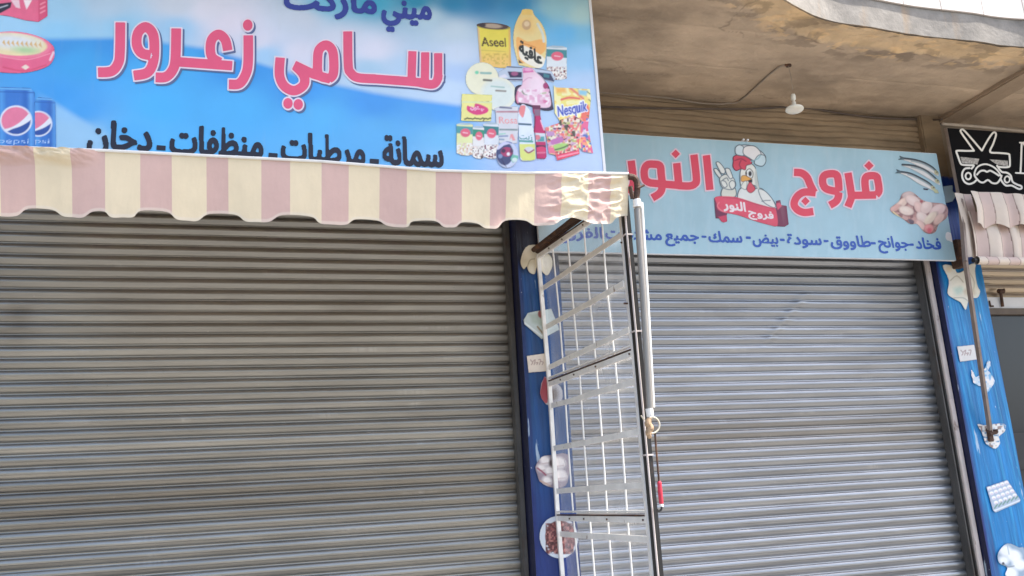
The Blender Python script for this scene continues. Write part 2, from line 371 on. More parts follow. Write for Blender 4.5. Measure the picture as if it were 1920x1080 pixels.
# ================================================================== SETTING: ground
def sheet_box(name, x0, x1, y0, y1, z0, z1, m):
    bm = bmesh.new(); box(bm, x0, x1, y0, y1, z0, z1); return bobj(name, bm, m)
tag(sheet_box('road', -150, 150, -150, -2.7, -.3, -.12, M['ground']), 'dusty grey street in front of the shops', 'road', kind='structure')
tag(sheet_box('pavement', -20, 25, -2.7, .6, -.3, 0., M['pave']), 'pale concrete pavement along the shop fronts', 'pavement', kind='structure')
tag(sheet_box('ground', -150, 150, .6, 150, -.3, -.05, M['ground']), 'dusty ground behind the building', 'ground', kind='structure')

# ================================================================== BUILDING
ZS = lambda x: 4.44+np.asarray(x)*0.                       # underside of the balcony
bld = empty('shop_building', (2., 0, 0)); tag(bld, 'shop building with a brown concrete balcony overhang above three shuttered shops', 'building')
# lintel wall with horizontal ribs of rough render
nx, nz = 460, 230
gx, gz = np.meshgrid(np.linspace(-5, 5.12, nx), np.linspace(3.62, 4.62, nz))
wv = gz+.05*(fbm(gx*1.3, gz*3, 3)-.5)+.012*np.sin(gx*2.2)
rb = np.abs(((wv*19+1.3*fbm(gx*.8, gz*9, 8)) % 1)-.5)*2
gy = -.004-.034*np.minimum(rb*3.2, 1)*(.45+.55*fbm(gx*2, gz*8, 5))+.006*fbm(gx*25, gz*40, 9)
cc = lin((172, 150, 122))*(.72+.5*fbm(gx*1.5, gz*9, 12))[..., None]*(.74+.30*fbm(gx*.6, wv*34, 14))[..., None]
hgrid('wall', np.stack([gx, gy, gz], -1), M['band'], bld, cc)
bm = bmesh.new()
box(bm, -5, 8.98, .012, .30, 3.625, 4.62); box(bm, -5, -1.72, .012, .30, 0, 3.62)
bobj('lintel', bm, M['wall'], bld)
# balcony outline: visible edge from the photograph, carried on to both sides; unseen left run shaped to shade the awning
edge_px = [(1476, 6), (1548.5, 40.6), (1634, 55.5), (1723.7, 70.5), (1826, 81), (1920, 92)]
edge = [(-6, -1.84), (-1.6, -1.84), (-.6, -1.84), (.2, -1.84), (.9, -1.87), (1.5, -1.88), (2.1, -1.78), (2.5, -1.66)]+[tuple(at(a, b, Z=4.44)[:2]) for a, b in edge_px]+[(6.2, -1.27), (9, -1.26)]
EX = np.array([e[0] for e in edge]); EY = np.array([e[1] for e in edge])
_ES = np.array(sm(edge, 10)); _ES = _ES[np.argsort(_ES[:, 0])]
def edge_y(x):
    return np.interp(x, _ES[:, 0], _ES[:, 1])
# soffit sheet
nx, ny = 700, 130
xs = np.concatenate([np.linspace(-6, 1.2, 60), np.linspace(1.22, 6, nx-100), np.linspace(6.05, 9, 40)])
gx, gv = np.meshgrid(xs, np.linspace(0, 1, ny)); ey = edge_y(gx); gy = .1+(ey+.0-.1)*gv; dist = gy-ey
nz_ = .011*(fbm(gx*3, gy*3, 21)-.5)+.006*(fbm(gx*11, gy*22, 22)-.5)
ridge = .17+.10*(fbm(gx*2.1, gx*0+3, 31)-.3)                        # formwork ridge that runs along the edge
wob = dist-ridge+.05*(fbm(gx*9, gy*9, 33)-.5)
nz_ += .010*(fbm(gx*16, gy*24, 63)-.5)*sstep(.40, .2, dist); nz_ += -.016*np.exp(-(wob/.018)**2)*(vnoise(gx*3.2, gy*0+1, 77) > .35)+.012*sstep(.0, -.05, wob)*(fbm(gx*9, gy*9, 40))
cc = lin((188, 166, 141))*(.80+.38*(fbm(gx*1.1, gy*2.6, 51)-.2))[..., None]
cc = cc*(1+.30*(fbm(gx*5, gy*11, 52, 5)-.5))[..., None]
kk = sstep(.03, -.05, wob)[..., None]*(.35+.65*fbm(gx*4, gy*9, 53))[..., None]; cc = cc*(1-.6*kk)+lin((236, 200, 146))*.6*kk
fl = (sstep(.56, .62, fbm(gx*7, gy*15, 61))*sstep(.42, .30, dist))[..., None]; cc = cc*(1-.30*fl); fl = (sstep(.60, .64, fbm(gx*9, gy*18, 64))*sstep(.36, .22, dist))[..., None]; cc = cc*(1-.5*fl)+lin((226, 190, 140))*.5*fl
cc = cc*(1-.30*sstep(.52, .72, fbm(gx*1.3, gy*3.4, 90)))[..., None]
ck_ = np.abs(fbm(gx*1.2, gy*1.6, 120, 5)-.5); kc = (sstep(.006, .001, ck_)*sstep(.5, .6, fbm(gx*.8, gy*.8, 125)))[..., None]; cc = cc*(1-.35*kc); nz_ = nz_+.010*(fbm(gx*6, gy*8, 130)-.5)
for yj in (-.55, -1.02):
    jl = np.exp(-((gy-yj-.01*(fbm(gx*2, gx*0, 9)-.5))/.008)**2)*(vnoise(gx*1.1, gx*0+yj, 4) > .35); nz_ = nz_+.006*jl
slab = hgrid('balcony_slab', np.stack([gx, gy, ZS(gx)+nz_], -1), M['soffit'], bld, cc)
# fascia with rough lower arris, cladding slabs above it with open joints
def ribbon(x0, x1, z0, z1, off, n=90, back=.12, dz=None):
    bm = bmesh.new(); xs = np.linspace(x0, x1, n); rows = []
    for x in xs:
        y = float(edge_y(x))+off; a = float(ZS(x))
        lo = a+z0+(0 if dz is None else dz(x)); rows.append([bm.verts.new((x, y, lo)), bm.verts.new((x, y, a+z1)), bm.verts.new((x, y+back, a+z1)), bm.verts.new((x, y+back, lo))])
    for p, q in zip(rows, rows[1:]):
        for k in range(4): bm.faces.new((p[k], q[k], q[(k+1) % 4], p[(k+1) % 4]))
    bm.faces.new(rows[0]); bm.faces.new(rows[-1][::-1]); return bm
bobj('fascia', ribbon(-6, 9, .014, .225, 0, 500, dz=lambda x: .006*float(fbm(np.array(x*14.), np.array(1.), 4))+.002), M['fascia'], bld, False)
par = bobj('parapet', ribbon(-6, 9, .229, 1.05, .008, 260), M['fascia'], bld)
x = -5.9
bm = bmesh.new(); k = 0
xj = [at(p, 15, Y=-1.32)[0] for p in (1640, 1728, 1800, 1880)]
xj = [xj[0]-.33*i for i in range(26, 0, -1)]+xj+[xj[-1]+.36*i for i in range(1, 11)]
for a, b in zip(xj, xj[1:]):
    r_ = ribbon(a+.003, b-.003, .232, 1.06, -.014, 6, .02); me_ = bpy.data.meshes.new("t"); r_.to_mesh(me_); r_.free(); bm.from_mesh(me_); bpy.data.meshes.remove(me_)
bobj('cladding', bm, M['tile'], bld)
# downstand beam across the soffit by the third shop
bm = bmesh.new(); zb = float(ZS(5.3)); v = box(bm, 5.30, 5.52, -1.255, -.02, zb-.038, zb+.05, .012)
beam = bobj('beam', bm, M['soffit'], bld); setcol(beam.data, lin((150, 130, 108)))
# floor slab above, upper wall and roof so that the shops are shaded from behind as well
bm = bmesh.new(); box(bm, -6, 9, -1.1, 8, 4.62, 4.80); box(bm, -6, 9, .1, 8, 4.80, 8.2); bobj('upper_storey', bm, M['wall'], bld)
bm = bmesh.new(); box(bm, -6, -5.0, -.1, 8, 0, 4.6); box(bm, 8.99, 9.2, -.1, 8, 0, 4.6); box(bm, -5, 8.98, 7.8, 8, 0, 4.6); bobj('side_wall', bm, M['wall'], bld)

# pillars: painted front and reveals
def pillar(x0, x1, ztop, seed, navy_w, paint=True, label=None, Yf=-.2):
    S = Sheet(x0, x1, 0, ztop, Yf, .006); n = fbm(S.X*24+S.Z*.8, S.Z*1.3, seed); n2 = fbm(S.X*70+S.Z*2, S.Z*2.2, seed+3)
    if paint:
        S.c[:] = lin((4, 120, 184)); S.c *= (.72+.55*n)[..., None]
        k = sstep(.54, .72, n2)[..., None]*.55; S.c = S.c*(1-k)+lin((44, 160, 214))*k
        nv = sstep(navy_w+.03, navy_w-.02, S.X-x0+.05*(n-.5)*2+.02*(n2-.5))[..., None]; S.c = S.c*(1-nv)+(lin((24, 42, 112))*(.5+1.0*n2)[..., None]+lin((60, 96, 150))*(sstep(.66, .74, fbm(S.X*55, S.Z*1.1, seed+21)))[..., None]*.5)*nv
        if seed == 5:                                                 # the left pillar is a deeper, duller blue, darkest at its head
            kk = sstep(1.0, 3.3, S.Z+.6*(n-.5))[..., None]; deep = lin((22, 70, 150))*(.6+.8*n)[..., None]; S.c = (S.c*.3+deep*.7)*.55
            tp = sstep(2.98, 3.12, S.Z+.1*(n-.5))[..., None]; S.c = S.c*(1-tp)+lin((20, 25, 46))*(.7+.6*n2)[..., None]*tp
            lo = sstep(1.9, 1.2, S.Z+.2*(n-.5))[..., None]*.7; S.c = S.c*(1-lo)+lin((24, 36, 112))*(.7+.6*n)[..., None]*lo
        else:
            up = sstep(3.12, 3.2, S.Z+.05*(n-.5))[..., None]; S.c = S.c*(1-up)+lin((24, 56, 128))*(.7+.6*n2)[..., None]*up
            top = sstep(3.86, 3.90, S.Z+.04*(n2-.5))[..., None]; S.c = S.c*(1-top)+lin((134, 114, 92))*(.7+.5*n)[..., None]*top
    P = np.stack([S.X, Yf-.004*(n2-.5), S.Z], -1)
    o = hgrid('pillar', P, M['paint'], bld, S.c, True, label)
    # returns (the side towards the left shop is brushed navy)
    for xx, nm in ((x0, -1), (x1, 1)):
        yy, zz = np.meshgrid(np.linspace(Yf, .03, 30), np.linspace(0, ztop, 420)); nn = fbm(yy*60+zz, zz*1.4, seed+9)
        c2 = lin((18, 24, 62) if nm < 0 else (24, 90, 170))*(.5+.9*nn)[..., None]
        if seed != 5:
            tp = sstep(3.86, 3.90, zz)[..., None]; c2 = c2*(1-tp)+lin((120, 102, 82))*(.7+.5*nn)[..., None]*tp
        hgrid('pillar_side', np.stack([np.full(yy.shape, xx), yy, zz], -1), M['paint'], o, c2)
    return o
XL0, XL1 = at(986, 750, Y=-.2)[0], at(1066, 750, Y=-.2)[0]
YPR = -.13; X0 = at(1717.5, 490, Y=-.02)[0]; XR0, XR1 = X0+.082, at(1853, 570, Y=YPR)[0]
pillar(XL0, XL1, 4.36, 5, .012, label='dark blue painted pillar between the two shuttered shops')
pillar(XR0, XR1, 3.885, 17, .022, label='bright blue pillar with a navy side beside the right shutter', Yf=YPR)
bm = bmesh.new(); box(bm, -2.1, -1.75, -.2, .02, 0, 3.4); p_ = bobj('pillar', bm, M['wall'], bld)
bm = bmesh.new(); box(bm, 5.10, 5.296, -.075, .01, 3.6, 4.46, .01); pl_ = bobj('pilaster', bm, M['band'], bld); setcol(pl_.data, lin((150, 130, 104)))

# ================================================================== ROLLER SHUTTERS
PROF = [(0, .0020), (-.0020, -.0075), (-.0060, -.0106), (-.016, -.0130), (-.0285, -.0150), (-.0305, -.0126), (-.0330, -.0114), (-.0430, -.0066), (-.0530, -.0018), (-.0560, .0030), (-.0590, .0052), (-.0695, .0048)]
DENTS = [(RNG.uniform(-1.5, 4.8), RNG.uniform(1.1, 3.0), RNG.uniform(.04, .13), RNG.uniform(.02, .06), RNG.uniform(-.004, .006)) for _ in range(46)]
SCUFF = [(RNG.uniform(-1.5, 4.8), RNG.uniform(1.1, 3.1), RNG.uniform(.02, .12), RNG.uniform(.006, .014)) for _ in range(70)]
def curtain(x0, x1, z0, z1, Y, pitch, seed, root, warm, stain_at=lambda x, z: np.zeros(len(x)), dent=None, dull_z=-9.):
    ns = int((z1-z0)/pitch)+1; nxx = 320; xs = np.linspace(x0, x1, nxx); rows = []; cols = []
    for s in range(ns):
        zt = z1-s*pitch; tn = .90+.2*RNG.random()
        tl = .05*(float(fbm(np.array(zt*2.1), np.array(seed*1.), seed+31))-.5)+.006*(RNG.random()-.5); dull = math.exp(-((zt-dull_z)/.13)**2)
        jit = .0016*(vnoise(xs*1.3, xs*0+s, seed)-.5)
        for dz, dy in PROF:
            z = zt+dz*pitch/.0695
            y = Y+tl*(dz+.035)+dy*(1+.10*(vnoise(xs*2, xs*0+s*3., seed+1)-.5))+.006*(fbm(xs*.9, xs*0+z*1.1, seed+2)-.5)+jit
            if dent is not None: y = y+dent(xs, z)
            for a_, b_, s1, s2, h_ in DENTS:
                if abs(z-b_) < 3*s2: y = y+h_*np.exp(-((xs-a_)/s1)**2-((z-b_)/s2)**2)
            rows.append(np.stack([xs, y, np.full(nxx, z)+.0012*(vnoise(xs*1.7, xs*0+s, seed+5)-.5)], -1))
            c = lin(warm)*tn*(.88+.24*fbm(xs*2.2, xs*0+z*20, seed+7))[:, None]; c = c*(1-.45*dull)+lin((118, 110, 98))*.45*dull; 
            for a_, b_, s1, s2 in SCUFF:
                if abs(z-b_) < 3*s2: k_ = .30*np.exp(-((xs-a_)/s1)**4-((z-b_)/s2)**2)*vnoise(xs*90, xs*0+b_*9, 5); c = c*(1-k_[:, None])+.62*k_[:, None]
            dk = stain_at(xs, z); cols.append(c*(1-dk[:, None])+lin((52, 40, 30))*dk[:, None])
    return hgrid('curtain', np.array(rows), M['slat'], root, np.array(cols))
lsh = empty('roller_shutter', (.0, 0, 0)); tag(lsh, 'wide grey-brown roller shutter under the striped pink and cream awning', 'roller shutter')
curtain(-1.66, 1.515, .06, 3.62, .03, .0695, 41, lsh, (154, 152, 146),
        lambda x, z: np.clip(.34*np.exp(-((x+1.46)/.12)**2-((z-2.74)/.15)**2)*(.4+vnoise(x*9, np.full(len(x), z*30.), 3))+.6*sstep(.35, .0, 1.50-x+.2*(vnoise(np.array(z*9.), np.array(1.), 4)-.5))*np.exp(-((z-2.35)/.5)**2)*vnoise(np.array(z*14.), np.array(2.), 5), 0, .9), dull_z=1.72)
def rail(x0, x1, zt, root, m, y0=-.05, y1=.02):
    bm = bmesh.new(); box(bm, x0, x1, y0, y1, 0, zt, .004); return bobj('guide_rail', bm, m, root)
rail(1.497, XL0-.004, 3.6, lsh, M['rail'], -.06)
rail(-1.72, -1.65, 3.6, lsh, M['rail'])
bm = bmesh.new(); box(bm, -1.65, 1.49, -.012, .03, .0, .075, .006); bobj('bottom_bar', bm, M['rail'], lsh)
rsh = empty('roller_shutter', (3.4, 0, 0)); tag(rsh, 'silver-grey roller shutter below the light blue shop sign', 'roller shutter')
curtain(XL1-.02, 4.93, .06, 3.62, .03, .0672, 57, rsh, (155, 157, 160), dent=lambda x, z: -.011*np.exp(-((x-(3.62+(z-2.72)*1.05))/.045)**2)*sstep(2.50, 2.62, z)*sstep(3.02, 2.85, z), dull_z=1.95)
bm = bmesh.new(); box(bm, X0, X0+.012, -.055, .02, 0, 3.6, .002); box(bm, X0+.0122, X0+.026, -.02, .02, 0, 3.6); box(bm, X0+.0264, X0+.036, -.06, .02, 0, 3.6, .002)
bobj('guide_rail', bm, M['rail'], rsh)
bm = bmesh.new(); box(bm, X0+.0366, XR0-.006, -.078, .015, 0, 3.6, .003); bobj('edge_strip', bm, M['railw'], rsh, label='chipped pale strip beside the dark shutter rail')
rail(XL1+.001, XL1+.05, 3.6, rsh, M['rail'])
bm = bmesh.new(); box(bm, XL1+.06, 4.88, -.012, .03, .0, .075, .006); bobj('bottom_bar', bm, M['rail'], rsh)

# ================================================================== THIRD SHOP (right edge)
shop = empty('glazed_shop', (6.4, 0, 0)); tag(shop, 'dark glazed shop front under the barber sign beside the bright blue pillar', 'shop front')
zA, zB, zC = at(1890, 557, Y=.1)[2], at(1890, 578, Y=.1)[2], at(1890, 590, Y=.1)[2]; zD = at(1905, 812, Y=.1)[2]; zE = at(1905, 880, Y=.1)[2]
curtain(XR1+.002, 8.9, zA, 3.6, .12, .0695, 63, shop, (176, 160, 138)).name = 'rolled_shutter'
bm = bmesh.new(); box(bm, XR1+.003, 8.9, .10, .2, zB, zA-.002); bobj('lintel_strip', bm, M['strip'], shop)
bm = bmesh.new(); box(bm, XR1+.003, 8.9, .085, .2, zC, zB-.002, .004)
for xx in (XR1+.003, 6.9, 8.4): box(bm, xx, xx+.055, .10, .2, 0, zC-.002)
bobj('frame', bm, M['frame'], shop)
bm = bmesh.new(); box(bm, XR1+.06, 6.898, .101, .2, zE, zD); bobj('cross_rail', bm, M['blackp'], shop)
bm = bmesh.new(); box(bm, XR1+.059, 6.899, .13, .14, zD+.001, zC-.001); box(bm, 6.956, 8.399, .13, .14, .1, zC-.001); bobj('glass', bm, M['glass'], shop)
bm = bmesh.new(); box(bm, XR1+.059, 6.899, .12, .15, .05, zE-.001); bobj('kick_panel', bm, M['blackp'], shop)
bm = bmesh.new()
a = at(1880, 575, Y=.09); b = at(1876, 546, Y=.07); c = at(1884, 543, Y=.05)
tube(bm, [a, b, c], .012, 8); tube(bm, [b+np.array([-.02, 0, 0]), b+np.array([.03, 0, 0])], .02, 8); bobj('catch_lever', bm, M['rust'], shop)
bm = bmesh.new(); a = at(1857, 574, Y=.09); tube(bm, [a, a+np.array([0, 0, .045])], .007, 6); tube(bm, [a, a+np.array([.03, 0, 0])], .007, 6); bobj('hook', bm, M['rust'], shop)
bm = bmesh.new(); box(bm, 5.2, 8.98, 3.9, 4., 0, 4.3); box(bm, 5.2, 8.98, .2, 4., 3.7, 3.75); box(bm, 5.2, 8.98, .2, 4., .0, .02); bobj('back_room', bm, M['dark'], shop)

# ================================================================== LEFT SIGN
YS = -1.30
XSR = .5*(at(1111, 2, Y=YS)[0]+at(1130, 320, Y=YS)[0]); ZSB = 3.225; ZST = 4.362
lsg = empty('shop_sign', (0, YS, ZSB)); tag(lsg, 'big sky blue grocery sign with red Arabic lettering and product pictures above the striped awning', 'shop sign')
S = Sheet(-1.75, XSR-.012, ZSB, ZST, YS, .0055)
UP = [(110, 20, (165, 210, 238)), (110, 60, (150, 208, 242)), (10, 45, (165, 212, 242)), (200, 10, (190, 215, 235)), (230, 52, (160, 212, 242)), (330, 10, (215, 222, 234)), (330, 52, (165, 208, 240)), (390, 20, (232, 229, 240)), (430, 45, (236, 228, 240)), (480, 75, (228, 226, 240)), (560, 100, (230, 228, 241)), (500, 105, (170, 210, 242)), (640, 80, (224, 228, 242)), (700, 95, (230, 229, 243)), (560, 40, (214, 222, 236)), (760, 128, (190, 216, 240)), (690, 130, (178, 212, 236)),
      (800, 32, (195, 222, 238)), (780, 3, (20, 150, 192)), (900, 4, (24, 130, 190)), (850, 6, (24, 138, 190)), (970, 8, (40, 145, 205)), (620, 3, (120, 200, 230)), (700, 4, (60, 175, 210)), (850, 60, (208, 226, 240)), (860, 100, (216, 229, 248)), (860, 140, (185, 210, 245)), (1040, 18, (155, 207, 222)), (1092, 30, (180, 215, 215)), (1000, 35, (90, 180, 226)), (1060, 62, (100, 186, 236)), (1100, 65, (125, 192, 226)), (1100, 105, (155, 207, 245)), (1105, 160, (190, 215, 245)), (1112, 250, (186, 207, 240)), (1000, 310, (188, 207, 245)), (880, 312, (170, 203, 245)), (1120, 310, (190, 210, 242)), (940, 150, (200, 220, 245)), (845, 165, (205, 225, 246))]
DN = [(-150, 130, (45, 150, 225)), (100, 82, (45, 150, 225)), (220, 80, (40, 150, 228)), (150, 120, (50, 165, 235)), (110, 180, (45, 155, 232)), (150, 208, (55, 160, 235)), (300, 130, (60, 175, 240)), (300, 200, (65, 180, 245)), (450, 125, (40, 150, 230)), (450, 200, (70, 180, 245)), (560, 165, (50, 155, 235)), (600, 220, (80, 180, 240)), (700, 190, (60, 155, 235)), (840, 205, (70, 160, 238)), (700, 250, (90, 180, 240)), (840, 260, (110, 190, 240)), (120, 250, (150, 200, 235)), (165, 264, (155, 207, 240)), (250, 245, (75, 180, 245)), (350, 285, (75, 185, 250)), (560, 290, (90, 185, 245)), (840, 300, (130, 195, 245))]
u_, d_ = idw(S.px, S.py, UP), idw(S.px, S.py, DN)
we = np.interp(S.px, [-200, 60, 100, 220, 300, 380, 480, 600, 640, 700, 780, 855, 900, 1130], [80, 73, 73, 71, 79, 89, 117, 152, 161, 174, 187, 197, 200, 215])
k = (sstep(-7, 7, S.py-we)*sstep(930, 850, S.px))[..., None]; S.c = u_*(1-k)+d_*k
k = (sstep(-9, 9, S.py-(196+(S.px-108)*.62))*sstep(240, 150, S.px)*sstep(60, 108, S.px))[..., None]*.8; S.c = S.c*(1-k)+lin((158, 205, 238))*k
S.c = S.c*.95+lin((190, 232, 246))*.05; S.tone(.03, 60, 3)
S.board('printed_panel', M['print'], lsg)
bm = bmesh.new(); box(bm, -1.78, XSR, YS+.003, YS+.03, ZSB-.01, ZST+.002); box(bm, XSR-.0115, XSR+.004, YS-.006, YS+.0028, ZSB-.01, ZST+.002); box(bm, -1.75, XSR-.012, YS-.006, YS+.0028, ZSB-.012, ZSB-.0005)
bobj('edge_frame', bm, M['strip'], lsg)
ST = lambda ox, oy, k, pts: [(ox+x/k, oy+y/k) for x, y in pts]
def lettering(Y, region, strokes, dots, color, root, outline=2.6, shadow=None, step=.0042, label=None, oc=(240, 225, 236), name='lettering', shadow_c=(96, 110, 150)):
    L = Sheet.view(*region, Y, step)
    for pts, wd in strokes: L.line(pts, wd, color, cut=True, butt=True)
    for d in dots:
        if len(d) == 4: L.ell(*d, color, cut=True)
        else: L.poly(d, color, cut=True)
    L.c[:] = lin(color)
    q = np.where(L.F > 100, 1e3, L.F)
    # distances outside each stroke window are unknown; rebuild them once for the outline
    for pts, wd in strokes: W = L.win(L.bb(pts, wd+8)); q[W] = np.minimum(q[W], sd_line(L.px[W], L.py[W], pts, wd, True))
    for d in dots:
        if len(d) == 4: W = L.win((d[0]-d[2]-8, d[1]-d[2]-8, d[0]+d[2]+8, d[1]+d[2]+8)); q[W] = np.minimum(q[W], sd_ell(L.px[W], L.py[W], *d))
        else: W = L.win(L.bb(d, 8)); q[W] = np.minimum(q[W], sd_poly(L.px[W], L.py[W], d))
    L.F = q
    if shadow: L.cutout('letter_shadow', M['letter'], root, lift=-.0006, grow=outline, shift=(shadow*.0034, -shadow*.0034), color=shadow_c)
    L.cutout('letter_outline', M['letter'], root, lift=0, grow=outline, color=oc)
    return L.cutout(name, M['letter'], root, label, lift=.0008, color=color)
A = lambda *p: ST(0, 0, 4, p); B = lambda *p: ST(480, 0, 4, p)
red = (238, 92, 128)
stk = [(sm(A((903, 168), (899, 400), (885, 478), (835, 535), (735, 543)), 6), 18.6),
       (sm(A((1130, 415), (1062, 398), (1026, 335), (1036, 245), (1092, 203), (1145, 250), (1158, 350), (1148, 470), (1105, 545), (1003, 567)), 6), 18.6),
       (sm(A((1322, 213), (1316, 440), (1295, 525), (1243, 577), (1167, 580)), 6), 18.6),
       (A((1318, 462), (1600, 482), (1742, 493)), 17.8),
       (sm(A((1708, 378), (1690, 300), (1642, 258), (1592, 290), (1577, 360), (1592, 430), (1650, 468)), 6), 18),
       (sm([(465.5, 66), (465, 120), (459, 143), (448, 157), (429, 158)], 6), 18.2),
       (B((1366, 400), (1366, 600)), 15.5), (sm(B((1368, 560), (1355, 610), (1318, 634), (1230, 622)), 6), 16.5), (B((1269, 393), (1266, 618)), 15.5), (B((1173, 385), (1166, 600)), 15.5),
       (sm(B((688, 236), (692, 490), (712, 548), (765, 583), (900, 592)), 6), 17), (B((880, 591), (1150, 612), (1270, 624)), 16.6),
       (sm(B((540, 588), (470, 560), (462, 460), (473, 375), (525, 338), (572, 378), (584, 470), (578, 560), (545, 592)), 6), 17.5), (B((560, 594), (430, 556), (285, 487)), 17.2),
       (sm(B((296, 496), (345, 545), (366, 595), (352, 645), (285, 680), (212, 645), (176, 560), (182, 432)), 6), 17.8)]
dots = [(464.5, 47, 9, 10.5), (480+240/4, 775/4, 8.8, 10), (480+317/4, 783/4, 8.8, 10)]
for s_k, d_k in ((stk[:6], dots[:1]), (stk[6:], dots[1:])): lettering(YS-.003, (170, 20, 850, 225), s_k, d_k, red, lsg, 2.7, 2.6, label='large red Arabic lettering with white outline')
def words(Y, region, items, color, root, name='lettering', step=.003, bold=.02, lift=0, label=None, cap=.71):
    L = Sheet.view(*region, Y, step)
    for t in items: L.text(*t, color, bold, True, cap=cap)
    L.c[:] = lin(color); return L.cutout(name, M['letter'], root, label, lift)
def blackline():
    L = Sheet.view(155, 215, 845, 325, YS-.003, .003); c = (22, 24, 44)
    for t in (("دخان", 164, 283, 276.5, 282, 50), ("منظفات", 319, 492, 285, 294, 50), ("مرطبات", 528, 684, 298, 307, 50), ("سمانة", 719, 831, 306, 312, 50)): L.text(*t, c, .022, True)
    for x, y in ((302, 277), (512, 291), (702, 302)): L.line([(x-8.5, y-.5), (x+8.5, y+.7)], 9, c, cut=True, butt=True)
    L.c[:] = lin(c); return L.cutout('lettering', M['letter'], lsg, 'row of black Arabic words')
blackline()
L = Sheet.view(525, -8, 815, 70, YS-.003, .003)
for t in (("ميني", 717, 808, 31, 36, 44), ("ماركت", 534, 705, 14, 25, 44)): L.text(*t, (56, 72, 160), .03, True)
L.c[:] = lin((56, 72, 160)); F0 = L.F.copy(); L.cutout('lettering', M['letter'], lsg, 'navy Arabic words at the top edge', .0008)

# --- printed pictures on the left sign (each one a cut sheet with its own print)
YP = YS-.0025
def picture(region, fn, Y, root, label, lift=0., name='product_picture', step=.0038):
    D = Sheet.view(*region, Y, step); fn(D); D.tone(.05, 9, int(region[0])); return D.cutout(name, M['print'], root, label, lift)
def picture2(*a, **k):
    o = picture(*a, **k); o.data.materials[0] = M['print2']; return o
def q(k, ox, oy): return lambda *p: [(ox+x/k, oy+y/k) for x, y in p]
Z7, Z6 = q(5.4, 860, 0), q(7.111, 860, 190)
def ghee(D):
    g = lambda px, py: lin((246, 228, 92))*(1-sstep(80, 118, py)[..., None])+lin((252, 208, 118))*sstep(80, 118, py)[..., None]
    D.poly(Z7((188, 262), (215, 640), (300, 672), (420, 688), (532, 690), (524, 270)), g, cut=True)
    D.line(Z7((200, 290), (226, 640)), 3, (232, 196, 150)); D.line(Z7((512, 300), (520, 680)), 3, (240, 190, 110))
    D.ell(924.6, 49, 31, 6.2, (92, 74, 74), 4, cut=True); D.ell(924, 48.5, 17, 4.3, (190, 170, 150), 4); D.ell(905, 47, 6, 3.4, (66, 56, 60))
    D.text("Aseel", 903, 949, 86, 87.5, 17, (86, 66, 40), .02); D.line([(903, 94), (948, 97)], 1, (215, 190, 90)); D.speckle(Z7((240, 540), (240, 640), (500, 660), (500, 540)), [(226, 190, 90)], 3, .62, 3)
picture((890, 38, 962, 130), ghee, YP, lsg, 'yellow tin with dark lettering')
def oil(D):
    D.poly(Z7((632, 128), (655, 92), (742, 96), (768, 150), (838, 232), (880, 330), (892, 450), (868, 640), (800, 692), (640, 664), (602, 640), (556, 450), (560, 300), (592, 200)), (250, 226, 158), cut=True, smooth=4)
    D.poly(Z7((640, 100), (740, 98), (750, 150), (640, 150)), (252, 216, 128)); D.poly(Z7((600, 200), (720, 165), (760, 200), (760, 330), (600, 320)), (250, 214, 140), soft=6, smooth=4)
    D.poly(Z7((588, 376), (700, 420), (850, 400), (870, 520), (660, 640), (600, 560)), (255, 190, 110), smooth=4); D.line(Z7((800, 240), (850, 340), (862, 420)), 4, (225, 232, 226), smooth=4)
    D.poly(Z7((620, 480), (690, 470), (870, 590), (860, 680), (800, 690), (630, 600)), (252, 244, 226), smooth=4)
    D.ell(*Z7((688, 250))[0], 8.5, 9.5, (214, 176, 132)); D.ell(*Z7((690, 240))[0], 5, 5, (240, 214, 176)); D.line(Z7((620, 460), (640, 440), (700, 450), (780, 480)), 1.6, (226, 140, 70), smooth=4)
    D.text("عافية", 974, 1016, 97, 122, 22, (52, 54, 48), .04, lean=False); D.poly(Z7((605, 600), (650, 640), (610, 640)), (80, 60, 50))
picture((955, 12, 1030, 134), oil, YP, lsg, 'pale yellow oil bottle')
def beans(D, x0, y0, x1, y1, beanc, gr=(74, 146, 152), fill=(232, 238, 240), half=True):
    w_, h_ = x1-x0, y1-y0; D.poly([(x0, y0+3), (x0+w_*.3, y0), (x1-w_*.2, y0+1), (x1, y0+4), (x1, y1-3), (x1-w_*.3, y1), (x0+w_*.3, y1-1), (x0, y1-5)], fill, cut=True)
    D.poly([(x0, y0+.10*h_), (x1, y0+.13*h_), (x1, y0+.36*h_), (x0, y0+.32*h_)], gr); D.ell((x0+x1)/2, y0+2.4, w_*.47, 2.3, (176, 196, 208)); D.ell((x0+x1)/2+1, y0+.31*h_, w_*.30, h_*.13, (236, 106, 128)); D.line([(x0+w_*.4, y0+.3*h_), (x0+w_*.66, y0+.32*h_)], 1.6, (252, 214, 220))
    D.speckle([(x0, y0+.62*h_), (x1, y0+.62*h_), (x1, y1), (x0, y1)], [(232, 205, 195), beanc, (250, 245, 235)], 2.6, .52, int(x0))
picture((1022, 82, 1066, 153), lambda D: beans(D, 1025, 85, 1063, 150, (128, 60, 66)), YP, lsg, 'small green and white tin at the top right')
def cream(D):
    D.ell(904, 148, 31, 31, (248, 244, 212), cut=True); D.ell(934, 176, 34, 31, (246, 243, 218), cut=True); D.ell(934, 176, 30, 27, (232, 240, 232), soft=5)
    D.ell(894, 136, 3.6, 3.2, (128, 218, 176)); D.line([(902, 137), (920, 137.5)], 4, (150, 190, 180)); D.line([(907, 150), (921, 151)], 4, (120, 118, 104)); D.line([(921, 162), (945, 164)], 2.4, (170, 205, 195)); D.line([(930, 170), (948, 171)], 3.2, (150, 142, 130))
picture((870, 115, 972, 210), cream, YP, lsg, 'pale yellow round cheese packs', .0006)
